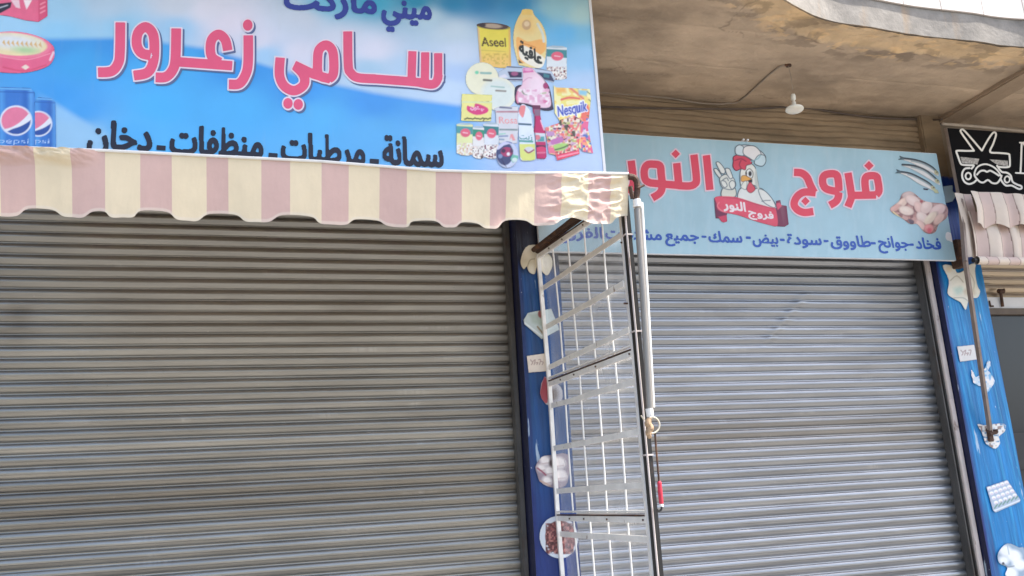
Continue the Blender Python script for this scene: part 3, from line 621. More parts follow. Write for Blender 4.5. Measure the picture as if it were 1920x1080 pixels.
def navy(D):
    D.poly(Z7((400, 730), (470, 690), (490, 668), (640, 680), (800, 690), (940, 720), (980, 790), (960, 840), (830, 790), (640, 820), (410, 826)), (200, 212, 228), cut=True)
    D.line(Z7((492, 678), (640, 684)), 2, (74, 92, 116)); D.poly(Z7((496, 724), (640, 730), (640, 786), (520, 786)), (52, 42, 76)); D.ell(*Z7((566, 746))[0], 6.5, 4, (170, 90, 130)); D.poly(Z7((410, 770), (470, 750), (500, 780), (410, 800)), (232, 230, 240)); D.line(Z7((405, 815), (500, 806), (640, 806)), 2.6, (66, 54, 92))
    D.poly(Z7((790, 730), (930, 745), (975, 830), (850, 800)), (60, 66, 96)); D.poly(Z7((860, 740), (920, 760), (915, 790), (860, 780)), (70, 130, 140)); D.line(Z7((780, 690), (930, 712)), 3, (96, 108, 132))
picture((930, 118, 1046, 160), navy, YP, lsg, None, .0003)
def chick(D):
    D.poly(Z7((570, 890), (610, 862), (660, 850), (720, 760), (800, 740), (900, 850), (930, 930), (955, 1080), (955, 1110), (870, 1120), (700, 1070), (590, 1055), (566, 990)), (60, 48, 72), cut=True, smooth=3)
    D.poly(Z7((600, 900), (640, 860), (650, 760), (650, 690), (740, 690), (790, 740), (850, 800), (890, 880), (930, 1000), (925, 1080), (830, 1090), (700, 1050), (600, 1030), (590, 960)), (246, 208, 222), cut=True, smooth=4)
    D.poly(Z7((655, 690), (740, 690), (760, 730), (650, 740)), (226, 110, 170)); D.ell(*Z7((705, 705))[0], 8, 3, (246, 176, 210)); D.ell(*Z7((790, 860))[0], 16, 18, (250, 224, 234), soft=6); D.line(Z7((650, 830), (700, 790), (740, 790)), 1.4, (222, 160, 190), smooth=3)
    D.line(Z7((640, 920), (660, 950), (700, 960)), 2.4, (140, 160, 130), smooth=3); D.line(Z7((830, 950), (880, 940)), 3, (196, 200, 160)); D.ell(*Z7((880, 870))[0], 5, 6, (170, 60, 110)); D.poly(Z7((840, 1010), (900, 1010), (915, 1050), (850, 1045)), (226, 130, 170)); D.line(Z7((600, 930), (585, 990), (600, 1040)), 3, (226, 130, 160), smooth=3); D.speckle(Z7((600, 900), (920, 900), (920, 1060), (600, 1030)), [(255, 238, 242), (236, 180, 205)], 5, .6, 5)
picture((960, 122, 1042, 210), chick, YP, lsg, 'tray of pink chicken', .0009)
def tea(D):
    D.poly(Z6((42, 0), (446, 10), (440, 150), (432, 262), (300, 268), (32, 258), (36, 100)), (246, 238, 150), cut=True)
    D.line(Z6((50, 10), (440, 16)), 3, (232, 236, 180)); D.poly(Z6((112, 60), (118, 130), (240, 184), (378, 150), (382, 86), (230, 28), (205, 80), (140, 66)), (226, 66, 128), smooth=3); D.text("ليبتون", 882, 908, 204, 206, 7, (252, 200, 226), .05)
    for x in range(80, 430, 34): D.line(Z6((x, 222+8*(x % 3)), (x+22, 232)), 2.6, (84, 84, 44))
    D.line(Z6((310, 290), (340, 240)), 2, (84, 84, 44))
picture((862, 174, 924, 230), lambda D: (D.poly([(866, 176), (923, 178), (922, 190), (865, 192)], (246, 238, 150), cut=True), tea(D)), YP, lsg, 'yellow tea box with a red label', .0012)
def rosa(D):
    D.poly(Z6((470, 96), (560, 66), (790, 70), (800, 300), (780, 560), (540, 560), (500, 330), (490, 160)), (222, 222, 226), cut=True); D.line(Z6((550, 80), (700, 92)), 3, (112, 116, 140)); D.poly(Z6((500, 130), (790, 128), (790, 152), (500, 150)), (190, 130, 140)); D.line(Z6((476, 130), (486, 270)), 4.4, (140, 152, 172))
    D.text("Rosa", 936, 971, 231, 232, 13, (236, 160, 160), .01); D.line(Z6((550, 376), (776, 380)), 3.2, (134, 150, 150)); D.line(Z6((540, 466), (650, 462)), 3, (140, 156, 190)); D.line(Z6((530, 440), (620, 430)), 2, (150, 214, 190)); D.poly(Z6((690, 440), (720, 436), (760, 520), (720, 524), (700, 480), (680, 512)), (240, 160, 160)); D.line(Z6((530, 506), (600, 510)), 3, (150, 170, 190))
picture((922, 196, 975, 272), rosa, YP, lsg, None, .0009)
for (a, b_, c_, d__, bc, gr, fl) in ((856, 230, 887, 292, (222, 178, 150), (86, 160, 160), (238, 240, 176)), (886, 236, 908, 298, (110, 90, 86), (52, 150, 120), (240, 236, 232)), (906, 229, 935, 298, (118, 52, 76), (60, 134, 136), (230, 234, 238))):
    picture((a-2, b_-2, c_+2, d__+2), lambda D: beans(D, a, b_, c_, d__, bc, gr, fl), YP, lsg, 'food tin with green top at the lower left of the product pictures', .0016 if a != 886 else .002)
def ldisc(D):
    D.ell(951, 290, 21, 25, (206, 214, 236), cut=True); D.ell(946, 288, 16, 22, (66, 74, 116)); D.ell(950, 285, 11, 9, (176, 60, 104)); D.poly(Z6((540, 690), (600, 850), (640, 880), (590, 800)), (46, 38, 80)); D.ell(953, 289, 3, 3.2, (246, 240, 248)); D.ell(944, 283, 4, 4, (70, 40, 76)); D.ell(959, 283, 3, 4, (84, 40, 80)); D.line(Z6((550, 575), (620, 545), (700, 556)), 3, (98, 120, 176), smooth=3)
    D.poly(Z6((690, 770), (720, 710), (800, 730), (790, 790), (720, 820)), (120, 196, 170)); D.ell(965, 300, 5, 4, (222, 238, 232)); D.ell(938, 293, 4, 4, (130, 150, 190)); D.poly(Z6((500, 650), (520, 560), (600, 530), (700, 560), (600, 590), (540, 640)), (214, 214, 240))
picture((928, 262, 976, 318), ldisc, YP, lsg, 'round dark blue cheese pack', .0022)
def bottle(D):
    D.poly(Z6((790, 170), (830, 50), (880, 44), (940, 100), (970, 180), (985, 320), (1005, 420), (1024, 700), (1012, 780), (850, 792), (818, 740), (806, 520), (796, 330)), (228, 238, 248), cut=True, smooth=3); D.poly(Z6((806, 70), (880, 56), (888, 110), (860, 214), (830, 200), (800, 140)), (238, 140, 140), smooth=3); D.line(Z6((780, 302), (960, 312)), 3.6, (60, 98, 120))
    D.text("زيت", 974, 998, 261, 262, 11, (70, 150, 150), .02); D.line(Z6((815, 530), (980, 540)), 4, (90, 164, 156)); D.poly(Z6((806, 570), (1016, 570), (1022, 760), (1010, 790), (850, 792), (820, 740)), (226, 232, 130)); D.ell(992, 281, 9, 5.5, (222, 222, 226)); D.line(Z6((880, 650), (930, 688), (1000, 650)), 2.6, (150, 60, 84), smooth=4)
picture((968, 194, 1006, 304), bottle, YP, lsg, 'white and yellow bottle', .0026)
def ketch(D):
    D.poly(Z6((980, 54), (1088, 56), (1086, 190), (1110, 300), (1150, 380), (1160, 600), (1170, 740), (1150, 768), (1040, 766), (1030, 600), (1020, 440), (996, 400), (1010, 300), (1010, 190), (992, 150)), (198, 44, 104), cut=True)
    D.poly(Z6((978, 54), (1090, 56), (1086, 110), (990, 108)), (108, 46, 78), cut=True); D.poly(Z6((1004, 110), (1086, 110), (1084, 196), (1010, 196)), (140, 110, 130)); D.line(Z6((1096, 260), (1140, 380)), 3, (246, 200, 220)); D.line(Z6((1020, 210), (1010, 400)), 2, (120, 30, 70))
    D.poly(Z6((1020, 424), (1156, 430), (1156, 540), (1026, 540)), (214, 222, 228)); D.poly(Z6((1030, 480), (1140, 470), (1140, 536), (1050, 540)), (86, 160, 164)); D.ell(1007, 258, 6, 5, (220, 130, 140)); D.line(Z6((1030, 600), (1150, 604)), 4, (60, 36, 66)); D.ell(1015, 280, 9, 5, (222, 62, 110)); D.line(Z6((1050, 690), (1150, 686)), 3, (226, 120, 150))
picture((994, 194, 1028, 300), ketch, YP, lsg, 'dark red sauce bottle', .003)
def snack(D):
    P_ = Z6((1150, 350), (1340, 290), (1350, 250), (1540, 190), (1640, 260), (1600, 600), (1610, 700), (1310, 790), (1290, 720), (1200, 700), (1180, 560), (1160, 430)); D.poly(P_, (242, 206, 160), cut=True)
    D.speckle(P_, [(250, 230, 190), (232, 150, 110), (190, 196, 120), (214, 170, 200), (240, 120, 120)], 5.5, .60, 2); D.speckle(P_, [(70, 60, 60), (244, 236, 214)], 3.4, .71, 9)
    for a, b_ in ((1350, 290), (1430, 360), (1530, 440)): D.poly(Z6((a-30, b_-30), (a+14, b_-40), (a+22, b_+30), (a-4, b_+28)), (88, 84, 66), smooth=3)
    D.poly(Z6((1265, 590), (1380, 560), (1460, 580), (1400, 650), (1280, 660)), (176, 216, 120), smooth=3); D.poly(Z6((1230, 520), (1370, 480), (1390, 540), (1250, 580)), (196, 120, 180), smooth=3); D.line(Z6((1280, 650), (1390, 620), (1450, 590)), 2.6, (86, 110, 80), smooth=3); D.poly(Z6((1160, 400), (1270, 410), (1280, 460), (1180, 470)), (196, 150, 196))
    D.poly(Z6((1296, 716), (1596, 650), (1612, 704), (1312, 792)), (234, 66, 100), cut=True); D.line(Z6((1330, 745), (1585, 686)), 3.4, (250, 150, 170)); D.poly(Z6((1190, 610), (1270, 620), (1280, 690), (1200, 700)), (236, 120, 150), cut=True)
picture((1018, 214, 1092, 306), snack, YP, lsg, 'packets of mixed snacks', .003)
def cereal(D):
    P_ = [(1038, 160), (1042, 164), (1106, 167), (1108, 186), (1102, 240), (1112, 288), (1092, 284), (1060, 244), (1040, 212)]; D.poly(P_, (248, 232, 132), cut=True); D.speckle(P_, [(250, 214, 120), (255, 246, 180)], 8, .55, 4)
    D.line(Z7((1110, 880), (1190, 940), (1260, 1000)), 4, (240, 140, 110), smooth=3); D.line(Z7((1040, 1010), (1120, 990), (1220, 1000)), 4, (238, 120, 100), smooth=3); D.poly(Z7((980, 890), (1080, 890), (1090, 940), (990, 940)), (252, 190, 100), soft=3); D.poly(Z7((1210, 910), (1310, 920), (1290, 970), (1220, 960)), (150, 206, 226), soft=2)
    D.poly([(1092, 204), (1102, 196), (1106, 222), (1098, 262), (1108, 284), (1096, 282), (1086, 246)], (240, 120, 100), smooth=3); D.speckle([(1084, 222), (1108, 222), (1112, 288), (1090, 284)], [(252, 170, 130), (250, 226, 232), (90, 120, 190), (236, 110, 150)], 5, .57, 6)
    for k in range(7): D.line([(1101+k % 3*3, 172+k*15), (1106+k % 2*3, 176+k*15)], 1.8, (110, 130, 90))
    W = D.win((1036, 186, 1112, 236)); D.text("Nesquik", 1046, 1101, 219, 208, 21, (250, 250, 252), .07, True); D.text("Nesquik", 1046, 1101, 219, 208, 20, (62, 84, 186), .025, True)
picture((1034, 156, 1116, 290), cereal, YP, lsg, 'yellow cocoa powder packet with blue lettering', .0022)
def pinkbox(D):
    D.poly([(-60, -60), (88, -60), (89, 30), (72, 41), (48, 38), (20, 31), (-60, 20)], (240, 110, 144), cut=True); D.poly([(72, -60), (89, -60), (89, 30), (72, 41)], (226, 84, 122))
    D.poly([(20, 0), (30, 14), (38, 16), (36, 0)], (250, 214, 222)); D.poly([(44, 0), (50, 18), (60, 0)], (255, 240, 240)); D.poly([(-10, 8), (22, 4), (20, 14), (6, 22), (-10, 30)], (44, 44, 60)); D.line([(-4, 16), (14, 10)], 2, (200, 200, 210))
    for y in (4, 12, 20): D.line([(76, y+4), (84, y)], 3, (250, 150, 170))
picture((-60, -40, 92, 44), pinkbox, YP, lsg, 'pink carton at the top left corner')
def cheese(D):
    D.poly([(-70, 100), (-40, 70), (0, 60), (40, 60), (78, 70), (98, 84), (102, 96), (100, 112), (86, 126), (50, 136), (6, 136), (-50, 126)], (238, 104, 140), cut=True, smooth=4); D.ell(28, 84, 68, 25, (246, 130, 156), 4); D.ell(26, 83, 62, 21, (244, 226, 176), 4); D.ell(22, 78, 50, 13, (230, 232, 232), 4, soft=6); D.ell(48, 94, 22, 6, (186, 216, 160), 5, soft=4)
    for k in range(9): D.poly([(4+k*8.5, 80+k*.5), (8+k*8.5, 74+k*.5), (11+k*8.5, 86+k*.5)], (226, 186, 120))
    D.line([(0, 106), (50, 112), (94, 100)], 2, (250, 150, 170), smooth=5); D.line([(94, 112), (100, 98)], 4, (244, 208, 218)); D.poly([(40, 126), (48, 121), (55, 126), (48, 131)], (246, 224, 206)); D.line([(6, 126), (46, 133), (86, 122)], 3, (226, 84, 118), smooth=5)
picture((-70, 52, 106, 140), cheese, YP, lsg, 'round pink cheese box')
def cola(D, x0, y0, x1, cx, cy, R, txt):
    D.poly([(x0, y0+6), (x0+8, y0), (x1-8, y0+2), (x1, y0+10), (x1+2, 330), (x0, 330)], (56, 122, 204), cut=True)
    for f, wd, c in ((.12, 9, (84, 160, 226)), (.9, 7, (100, 170, 232)), (.75, 8, (44, 104, 186))): X = x0+(x1-x0)*f; D.line([(X, y0+8), (X+1, 330)], wd, c, soft=5)
    D.line([(x0+4, y0+3), (x1-4, y0+5)], 3, (110, 180, 232)); D.line([(x0+2, y0+9), (x1-2, y0+11)], 1.6, (40, 96, 176))
    D.ell(cx, cy, R, R*.93, (226, 232, 244)); D.ell(cx, cy, R*.92, R*.85, (238, 238, 244))
    W = D.win((cx-R, cy-R, cx+R, cy+R)); px, py = D.px[W], D.py[W]; e = sd_ell(px, py, cx, cy, R*.90, R*.83); u = (px-cx)/R; vv = (py-cy)/R
    D.put(W, np.maximum(e, (vv-(.26-.60*u-.35*u*u))*R*.8), (238, 128, 158)); D.put(W, np.maximum(e, ((.44-.28*u-.45*u**2*np.sign(u)*.6)-vv)*R*.8), (44, 82, 160))
    D.text(txt, *((x0+3, x1-12) if len(txt) > 4 else (x0+1, x1-12)), 268, 269, 10, (190, 216, 244), -.012)
picture((64, 176, 108, 300), lambda D: cola(D, 64, 182, 104, 72, 232, 26, "psi"), YP, lsg, 'smaller blue drink can', .0003)
picture((-40, 158, 70, 300), lambda D: cola(D, -6, 163, 65, 30, 226, 30.5, "pepsi"), YP, lsg, 'larger blue drink can', .0008)

# ================================================================== RIGHT SIGN
YR = -.25
zt, zb_ = at(1500, 272.5, Y=YR)[2], at(1500, 481, Y=YR)[2]
xl, xr = at(1010, 440, Y=YR)[0], .5*(at(1758, 288, Y=YR)[0]+at(1790, 483, Y=YR)[0])
rsg = empty('shop_sign', (3.4, YR, zb_)); tag(rsg, 'light blue poultry shop sign with a cartoon chicken chef and red Arabic lettering', 'shop sign')
S = Sheet(xl, xr, zb_, zt, YR, .008); k = sstep(zt, zb_, S.Z)[..., None]*1.; k = (1-sstep(zb_, zt, S.Z))[..., None]
S.c[:] = lin((174, 208, 220)); S.tone(.05, 70, 8); kk = sstep(.58, .68, fbm(S.px/7, S.py/40, 5))[..., None]*.06; S.c = S.c*(1-kk)+lin((240, 245, 248))*kk
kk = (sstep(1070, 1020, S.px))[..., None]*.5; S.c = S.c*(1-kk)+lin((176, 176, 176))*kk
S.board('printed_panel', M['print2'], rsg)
bm = bmesh.new(); box(bm, xl, xr, YR+.003, YR+.028, zb_-.004, zt+.004); bobj('edge_frame', bm, M['strip'], rsg)
bm = bmesh.new(); a = at(1394, 262, Y=YR-.004); b = at(1402, 262.5, Y=YR-.004)
for p in (a, b): tube(bm, [p+np.array([0, -.006, .0]), p+np.array([0, .02, 0])], .008, 8)
bobj('screw', bm, M['strip'], rsg)
G = q(4.155, 1120, 240); H = q(4.155, 1450, 240); r2 = (226, 70, 92)
stk = [(G((849, 213), (877, 482)), 14), (sm(G((752, 208), (772, 395), (758, 436), (715, 452), (625, 448)), 5), 14), (G((618, 274), (634, 440)), 14), (G((650, 448), (500, 436), (415, 428)), 14),
       (sm(G((425, 432), (376, 405), (365, 335), (388, 288), (440, 282), (488, 296), (498, 360), (506, 450), (488, 505), (428, 545)), 5), 14), (sm(G((263, 255), (276, 360), (278, 440), (240, 505)), 5), 14),
       (sm(H((160, 346), (220, 352), (262, 385), (286, 440), (318, 502)), 5), 14), (sm(H((330, 505), (240, 500), (185, 535), (161, 592), (186, 635), (240, 658), (312, 650)), 5), 14),
       (sm(H((510, 498), (420, 478), (387, 440), (387, 385), (420, 360), (485, 362), (505, 410), (508, 520), (490, 570), (440, 602)), 5), 14), (sm(H((580, 350), (604, 500), (606, 545), (580, 614)), 5), 14),
       (H((622, 526), (800, 522)), 14), (sm(H((722, 510), (712, 420), (728, 378), (798, 376), (815, 420), (822, 490), (800, 522)), 4), 14)]
dm = lambda p, r: [(p[0]-r, p[1]), (p[0], p[1]-r), (p[0]+r, p[1]), (p[0], p[1]+r)]
dots = [dm(G((610, 202))[0], 8.2), dm(H((250, 570))[0], 8.2), dm(H((744, 294))[0], 9)]
for s_k, d_k in ((stk[:6], dots[:1]), (stk[6:], dots[1:])): lettering(YR-.003, (1160, 270, 1680, 420), s_k, [list(map(tuple, d))+[d[0]] for d in d_k], r2, rsg, 2.6, None, .0045, 'large red Arabic lettering with pale outline', (238, 206, 218))
bl = (48, 88, 176)
items = [("فخاد", 1718.8, 1766, 465.5, 467, 20), ("-", 1706, 1714, 465, 465, 20), ("جوانح", 1648, 1705, 463, 464.5, 20), ("-", 1635, 1643, 462, 462, 20), ("طاووق", 1559, 1634, 461, 462.5, 20), ("-", 1546, 1554, 458, 458, 20), ("سودة", 1477, 1541, 457.5, 459, 20), ("-", 1464, 1472, 456, 456, 20), ("بيض", 1412, 1459.5, 456, 457, 20), ("-", 1400, 1408, 452, 452, 20), ("سمك", 1330, 1392, 453, 454.5, 20), ("-", 1317, 1325, 450, 450, 20), ("جميع", 1248, 1311, 449.5, 451.5, 20), ("مشتقات", 1136, 1241, 447, 450, 20), ("الفروج", 1042, 1130, 444, 447, 20)]
words(YR-.003, (1030, 415, 1775, 485), items, bl, rsg, step=.003, bold=.034, label='row of small blue Arabic words')
# chicken chef emblem with a ribbon
K = q(6.3533, 1320, 260)
def chef(D):
    ol = (78, 98, 112)
    def blob(pts, c, o=ol, wd=1.5, n=5):
        pts = sm(pts, n, True); W = D.win(D.bb(pts, 6)); d = sd_poly(D.px[W], D.py[W], pts); D.put(W, d-wd*.6, o, .8); D.put(W, d+wd*.4, c, .8); D.F[W] = np.minimum(D.F[W], d-wd*.6)
    blob(K((215, 690), (225, 590), (300, 560), (370, 590), (370, 690)), (226, 226, 212))
    blob(K((145, 285), (175, 280), (215, 320), (250, 380), (240, 415), (205, 410), (180, 370), (160, 330)), (240, 240, 232)); blob(K((118, 365), (150, 360), (190, 410), (215, 455), (195, 475), (160, 440), (135, 405)), (236, 236, 228)); blob(K((255, 360), (300, 360), (325, 410), (345, 480), (310, 490), (275, 430)), (238, 238, 230))
    blob(K((190, 470), (260, 425), (310, 480), (350, 470), (378, 550), (340, 605), (250, 595), (205, 560)), (232, 232, 222)); blob(K((205, 505), (250, 510), (275, 560), (245, 580), (215, 550)), (240, 240, 232)); D.line(K((225, 490), (270, 468), (290, 500)), 1.6, ol, smooth=4); blob(K((300, 540), (330, 500), (365, 520), (368, 570), (330, 600)), (238, 238, 230))
    blob(K((400, 680), (440, 590), (540, 610), (660, 590), (720, 620), (800, 700), (860, 800), (850, 830), (600, 790), (430, 730)), (236, 238, 234)); blob(K((650, 610), (720, 620), (800, 700), (850, 790), (840, 820), (780, 800), (700, 740)), (240, 240, 234)); D.line(K((690, 745), (740, 735), (790, 735)), 1.4, ol)
    blob(K((440, 560), (430, 460), (440, 370), (500, 310), (560, 300), (610, 350), (630, 450), (650, 560), (655, 600), (610, 560), (560, 560), (500, 600)), (240, 238, 228)); D.poly(K((620, 350), (640, 500), (660, 600), (620, 570), (600, 450)), (208, 214, 206), smooth=3)
    blob(K((380, 380), (345, 330), (350, 270), (350, 220), (400, 195), (480, 205), (560, 260), (560, 300), (505, 320), (490, 370), (440, 360)), (224, 74, 96), (110, 40, 70)); D.line(K((440, 260), (420, 310), (440, 350)), 2, (160, 44, 76), smooth=3); D.line(K((370, 260), (440, 240), (500, 270)), 2, (160, 44, 76), smooth=3)
    blob(K((385, 190), (380, 110), (430, 78), (560, 84), (660, 140), (730, 210), (725, 290), (690, 322), (600, 270), (480, 205)), (240, 242, 244))
    blob(K((380, 180), (375, 110), (420, 75), (470, 100), (480, 160), (470, 200), (430, 200)), (222, 236, 242)); blob(K((470, 180), (475, 110), (530, 85), (610, 95), (670, 160), (670, 220), (600, 260), (540, 230)), (250, 246, 244)); blob(K((600, 290), (620, 230), (660, 195), (720, 205), (735, 270), (700, 325), (640, 320)), (214, 236, 242)); D.line(K((560, 270), (640, 240), (670, 200)), 2, (150, 196, 206), smooth=3)
    blob(K((505, 440), (500, 395), (540, 360), (580, 400), (575, 460), (540, 470)), (250, 250, 246), (90, 90, 70)); D.ell(*K((548, 418))[0], 3.2, 5, (46, 40, 44)); D.ell(*K((502, 415))[0], 1.6, 3.6, (70, 60, 60))
    blob(K((445, 455), (485, 440), (560, 480), (520, 500), (450, 510)), (244, 178, 84), (150, 100, 50), 1.2); D.poly(K((520, 500), (575, 480), (575, 520), (540, 540)), (48, 30, 40)); blob(K((515, 570), (545, 520), (580, 550), (610, 600), (560, 645), (515, 620)), (226, 84, 100), (120, 40, 60), 1.2); blob(K((440, 570), (480, 510), (510, 520), (500, 600), (470, 600)), (240, 240, 228), ol, 1)
    D.poly(K((120, 710), (170, 690), (200, 800), (280, 880), (270, 920), (210, 950), (140, 950)), (120, 48, 82), cut=True); D.poly(K((170, 930), (270, 910), (278, 985), (235, 1000), (205, 985)), (210, 66, 98), cut=True); D.poly(K((860, 740), (910, 730), (920, 790), (985, 800), (1010, 1020), (960, 1050), (870, 1045), (860, 900)), (130, 52, 84), cut=True); D.poly(K((860, 770), (900, 760), (930, 800), (880, 850)), (232, 88, 116))
    D.poly(K((130, 700), (220, 685), (400, 700), (620, 770), (790, 815), (850, 830), (870, 900), (880, 1000), (860, 1045), (780, 1030), (600, 980), (400, 910), (240, 880), (165, 840), (150, 770)), (232, 84, 108), cut=True, smooth=4); D.line(K((180, 760), (160, 800), (200, 850), (260, 875)), 2, (246, 130, 146), smooth=4); D.line(K((230, 700), (420, 718), (640, 785), (830, 835)), 1.2, (196, 60, 88), smooth=4)
    D.text("النور", 1357, 1398.5, 390, 396.5, 16, (250, 236, 238), .045); D.text("فروج", 1403.5, 1451, 403, 410.5, 13, (250, 236, 238), .045)
picture2((1334, 266, 1482, 428), chef, YR-.003, rsg, 'cartoon chicken in a chef hat over a red ribbon', 0, 'emblem', .003)
f = q(6.35, 1660, 280)
def fish(D):
    for pts, tail in (((195, 105), (330, 122), (450, 155), (560, 215), (640, 300)), 1), (((205, 182), (330, 195), (450, 235), (550, 305), (660, 410)), 0), (((160, 265), (290, 285), (420, 345), (520, 405), (600, 480)), 1):
        P_ = sm(f(*pts), 5); n = len(P_)
        bel = [(x-1-4*math.sin(math.pi*min(i/n*1.1, 1)), y+2+7.5*math.sin(math.pi*(i/n)**1.2)) for i, (x, y) in enumerate(P_)]
        D.poly(list(map(tuple, P_))+bel[::-1], (236, 232, 228), cut=True); D.line(P_[:int(n*.92)], 3.8, (60, 72, 80), cut=True); D.line([(x+1, y+3.5) for x, y in P_[4:-3]], 2.2, (150, 168, 172))
        D.ell(P_[-3][0]-1, P_[-3][1]+1, 5, 3.6, (196, 190, 150), 40, cut=True); D.ell(P_[-3][0], P_[-3][1], 1.3, 1.3, (60, 50, 50))
        if tail: x, y = P_[0]; D.poly([(x+4, y-1.5), (x-5, y-5), (x-2, y), (x-8, y+3), (x+4, y+3)], (84, 104, 112), cut=True)
    D.poly(f((450, 462), (520, 470), (500, 488), (455, 480)), (56, 60, 84), cut=True); D.poly(f((560, 470), (620, 480), (640, 525), (590, 520)), (206, 206, 160), cut=True)
picture2((1672, 288, 1764, 366), fish, YR-.003, rsg, 'three small silver fish', 0, 'picture')
def legs(D):
    P_ = f((60, 700), (160, 620), (200, 530), (280, 500), (340, 520), (440, 600), (540, 630), (720, 660), (740, 800), (640, 890), (600, 980), (530, 1005), (460, 980), (380, 890), (300, 890), (200, 820), (90, 760)); D.poly(P_, (196, 148, 140), cut=True, smooth=4); D.speckle(P_, [(150, 106, 104), (214, 168, 158)], 5, .56, 3)
    for a, rx, ry, an, cl in (((275, 540), 12, 6.5, -15, (214, 188, 182)), ((200, 640), 14, 6.5, -42, (240, 208, 190)), ((120, 700), 11, 5, -30, (226, 176, 164)), ((330, 610), 15, 9, 28, (244, 214, 204)), ((250, 730), 14, 8, 15, (246, 220, 204)), ((400, 690), 12, 8, 60, (240, 200, 188)), ((490, 690), 10, 13, 35, (244, 214, 202)), ((620, 730), 17, 10, -35, (246, 208, 198)), ((440, 810), 12, 9, 40, (248, 220, 208)), ((540, 820), 16, 7, -48, (250, 224, 200)), ((640, 830), 13, 7, -50, (240, 200, 184)), ((420, 900), 11, 6.5, 50, (242, 202, 190)), ((520, 940), 9, 8, 0, (238, 160, 156))):
        x, y = f(a)[0]; D.ell(x+1.2, y+1.8, rx+.6, ry+.6, (136, 92, 90), an, soft=1.6, a=.75); D.ell(x, y, rx, ry, cl, an, soft=1.3); D.ell(x-rx*.2, y-ry*.3, rx*.55, ry*.42, tuple(min(255, v+14) for v in cl), an, soft=2.2)
    D.poly(f((275, 830), (340, 850), (330, 895), (290, 880)), (110, 92, 104), smooth=3); D.ell(*f((430, 620))[0], 3, 2.4, (176, 80, 84)); D.ell(*f((525, 965))[0], 4, 5, (230, 112, 124), soft=2); D.line(f((95, 745), (150, 790), (220, 850)), 2.4, (240, 220, 170)); D.line(f((600, 930), (680, 870)), 2, (140, 124, 120))
picture2((1664, 354, 1780, 442), legs, YR-.003, rsg, 'pile of raw chicken pieces', 0, 'picture')

# ================================================================== BARBER SIGN
YB = -.34
tl, bl_ = at(1774, 237, Y=YB), at(1802, 366, Y=YB); zt, zb_ = tl[2]-.012, bl_[2]
bsg = empty('shop_sign', (6.5, YB, zb_)); tag(bsg, 'black barber sign with white scissors, comb and moustache drawing under the balcony', 'shop sign')
x0 = .5*(tl[0]+bl_[0])
S = Sheet(x0, x0+2.6, zb_, zt, YB, .02); S.c[:] = lin((15, 14, 16)); S.tone(.15, 40, 4); S.board('printed_panel', M['matte'], bsg)
bm = bmesh.new(); box(bm, x0-.004, x0+2.61, YB+.003, YB+.03, zb_-.004, zt+.004); bobj('edge_frame', bm, M['arm'], bsg)
s_ = q(5.4, 1740, 220); D = Sheet.view(1788, 238, 1924, 362, YB-.003, .0026); wc = (240, 234, 222)
ln = lambda pts, wd=2.9, n=4: D.line(sm(s_(*pts), n), wd*1.22, wc, cut=True)
ln(((545, 335), (450, 225), (365, 130), (338, 125), (335, 150), (400, 245), (465, 335)), 2.9); ln(((465, 338), (390, 340), (300, 338), (288, 350), (305, 400), (328, 462), (350, 480), (420, 486), (462, 488), (440, 520)), 2.9)
ln(((548, 335), (600, 240), (655, 160), (682, 155), (688, 185), (660, 270), (630, 350), (720, 360), (812, 370), (826, 395), (830, 480), (815, 502), (760, 505), (715, 500)), 2.9)
ln(((420, 515), (375, 520), (348, 560), (348, 610), (372, 655), (415, 675), (460, 662), (485, 640)), 2.9); ln(((700, 490), (745, 550), (800, 560), (840, 590), (858, 650), (905, 680), (945, 695), (948, 720), (915, 722), (850, 690), (790, 690), (750, 650), (735, 620)), 2.9)
D.ell(*s_((407, 595))[0], 6.6, 7.8, wc, cut=True); D.ell(*s_((803, 628))[0], 6.4, 7.6, wc, 20, cut=True)
ln(((470, 560), (490, 515), (530, 485), (590, 475), (660, 500), (710, 545), (740, 595)), 2.6); ln(((470, 565), (475, 600), (520, 650), (560, 660), (605, 635), (650, 665), (700, 665), (735, 620), (745, 590)), 2.9); ln(((495, 580), (530, 545), (570, 540), (597, 552), (630, 540), (680, 565), (718, 590)), 2.9)
ln(((930, 255), (1000, 258)), 2.2, 1); ln(((890, 562), (1000, 568)), 2.4, 1); ln(((950, 258), (945, 400), (938, 562)), 3.0, 3); ln(((972, 258), (1010, 330)), 4, 1)
F = D.F
for a in ((407, 595), (803, 628)): W = D.win((s_(a)[0][0]-6, s_(a)[0][1]-7, s_(a)[0][0]+6, s_(a)[0][1]+7)); F[W] = np.maximum(F[W], -sd_ell(D.px[W], D.py[W], *s_(a)[0], 3.4, 4.4))
D.c[:] = lin(wc); D.cutout('emblem', M['letter'], bsg, 'white outline of scissors, comb and moustache')
D = Sheet.view(1788, 238, 1924, 362, YB-.002, .004); g_ = (150, 142, 132)
for a in (((325, 400), (520, 420), (500, 478), (345, 465)), ((620, 425), (808, 438), (812, 495), (700, 480))):
    D.F[:] = 1e3; D.poly(s_(*a), g_, cut=True); D.speckle(s_((320, 395), (815, 395), (815, 500), (320, 500)), [(196, 188, 176)], 1.6, .6, 3); D.cutout('comb_teeth', M['print'], bsg)

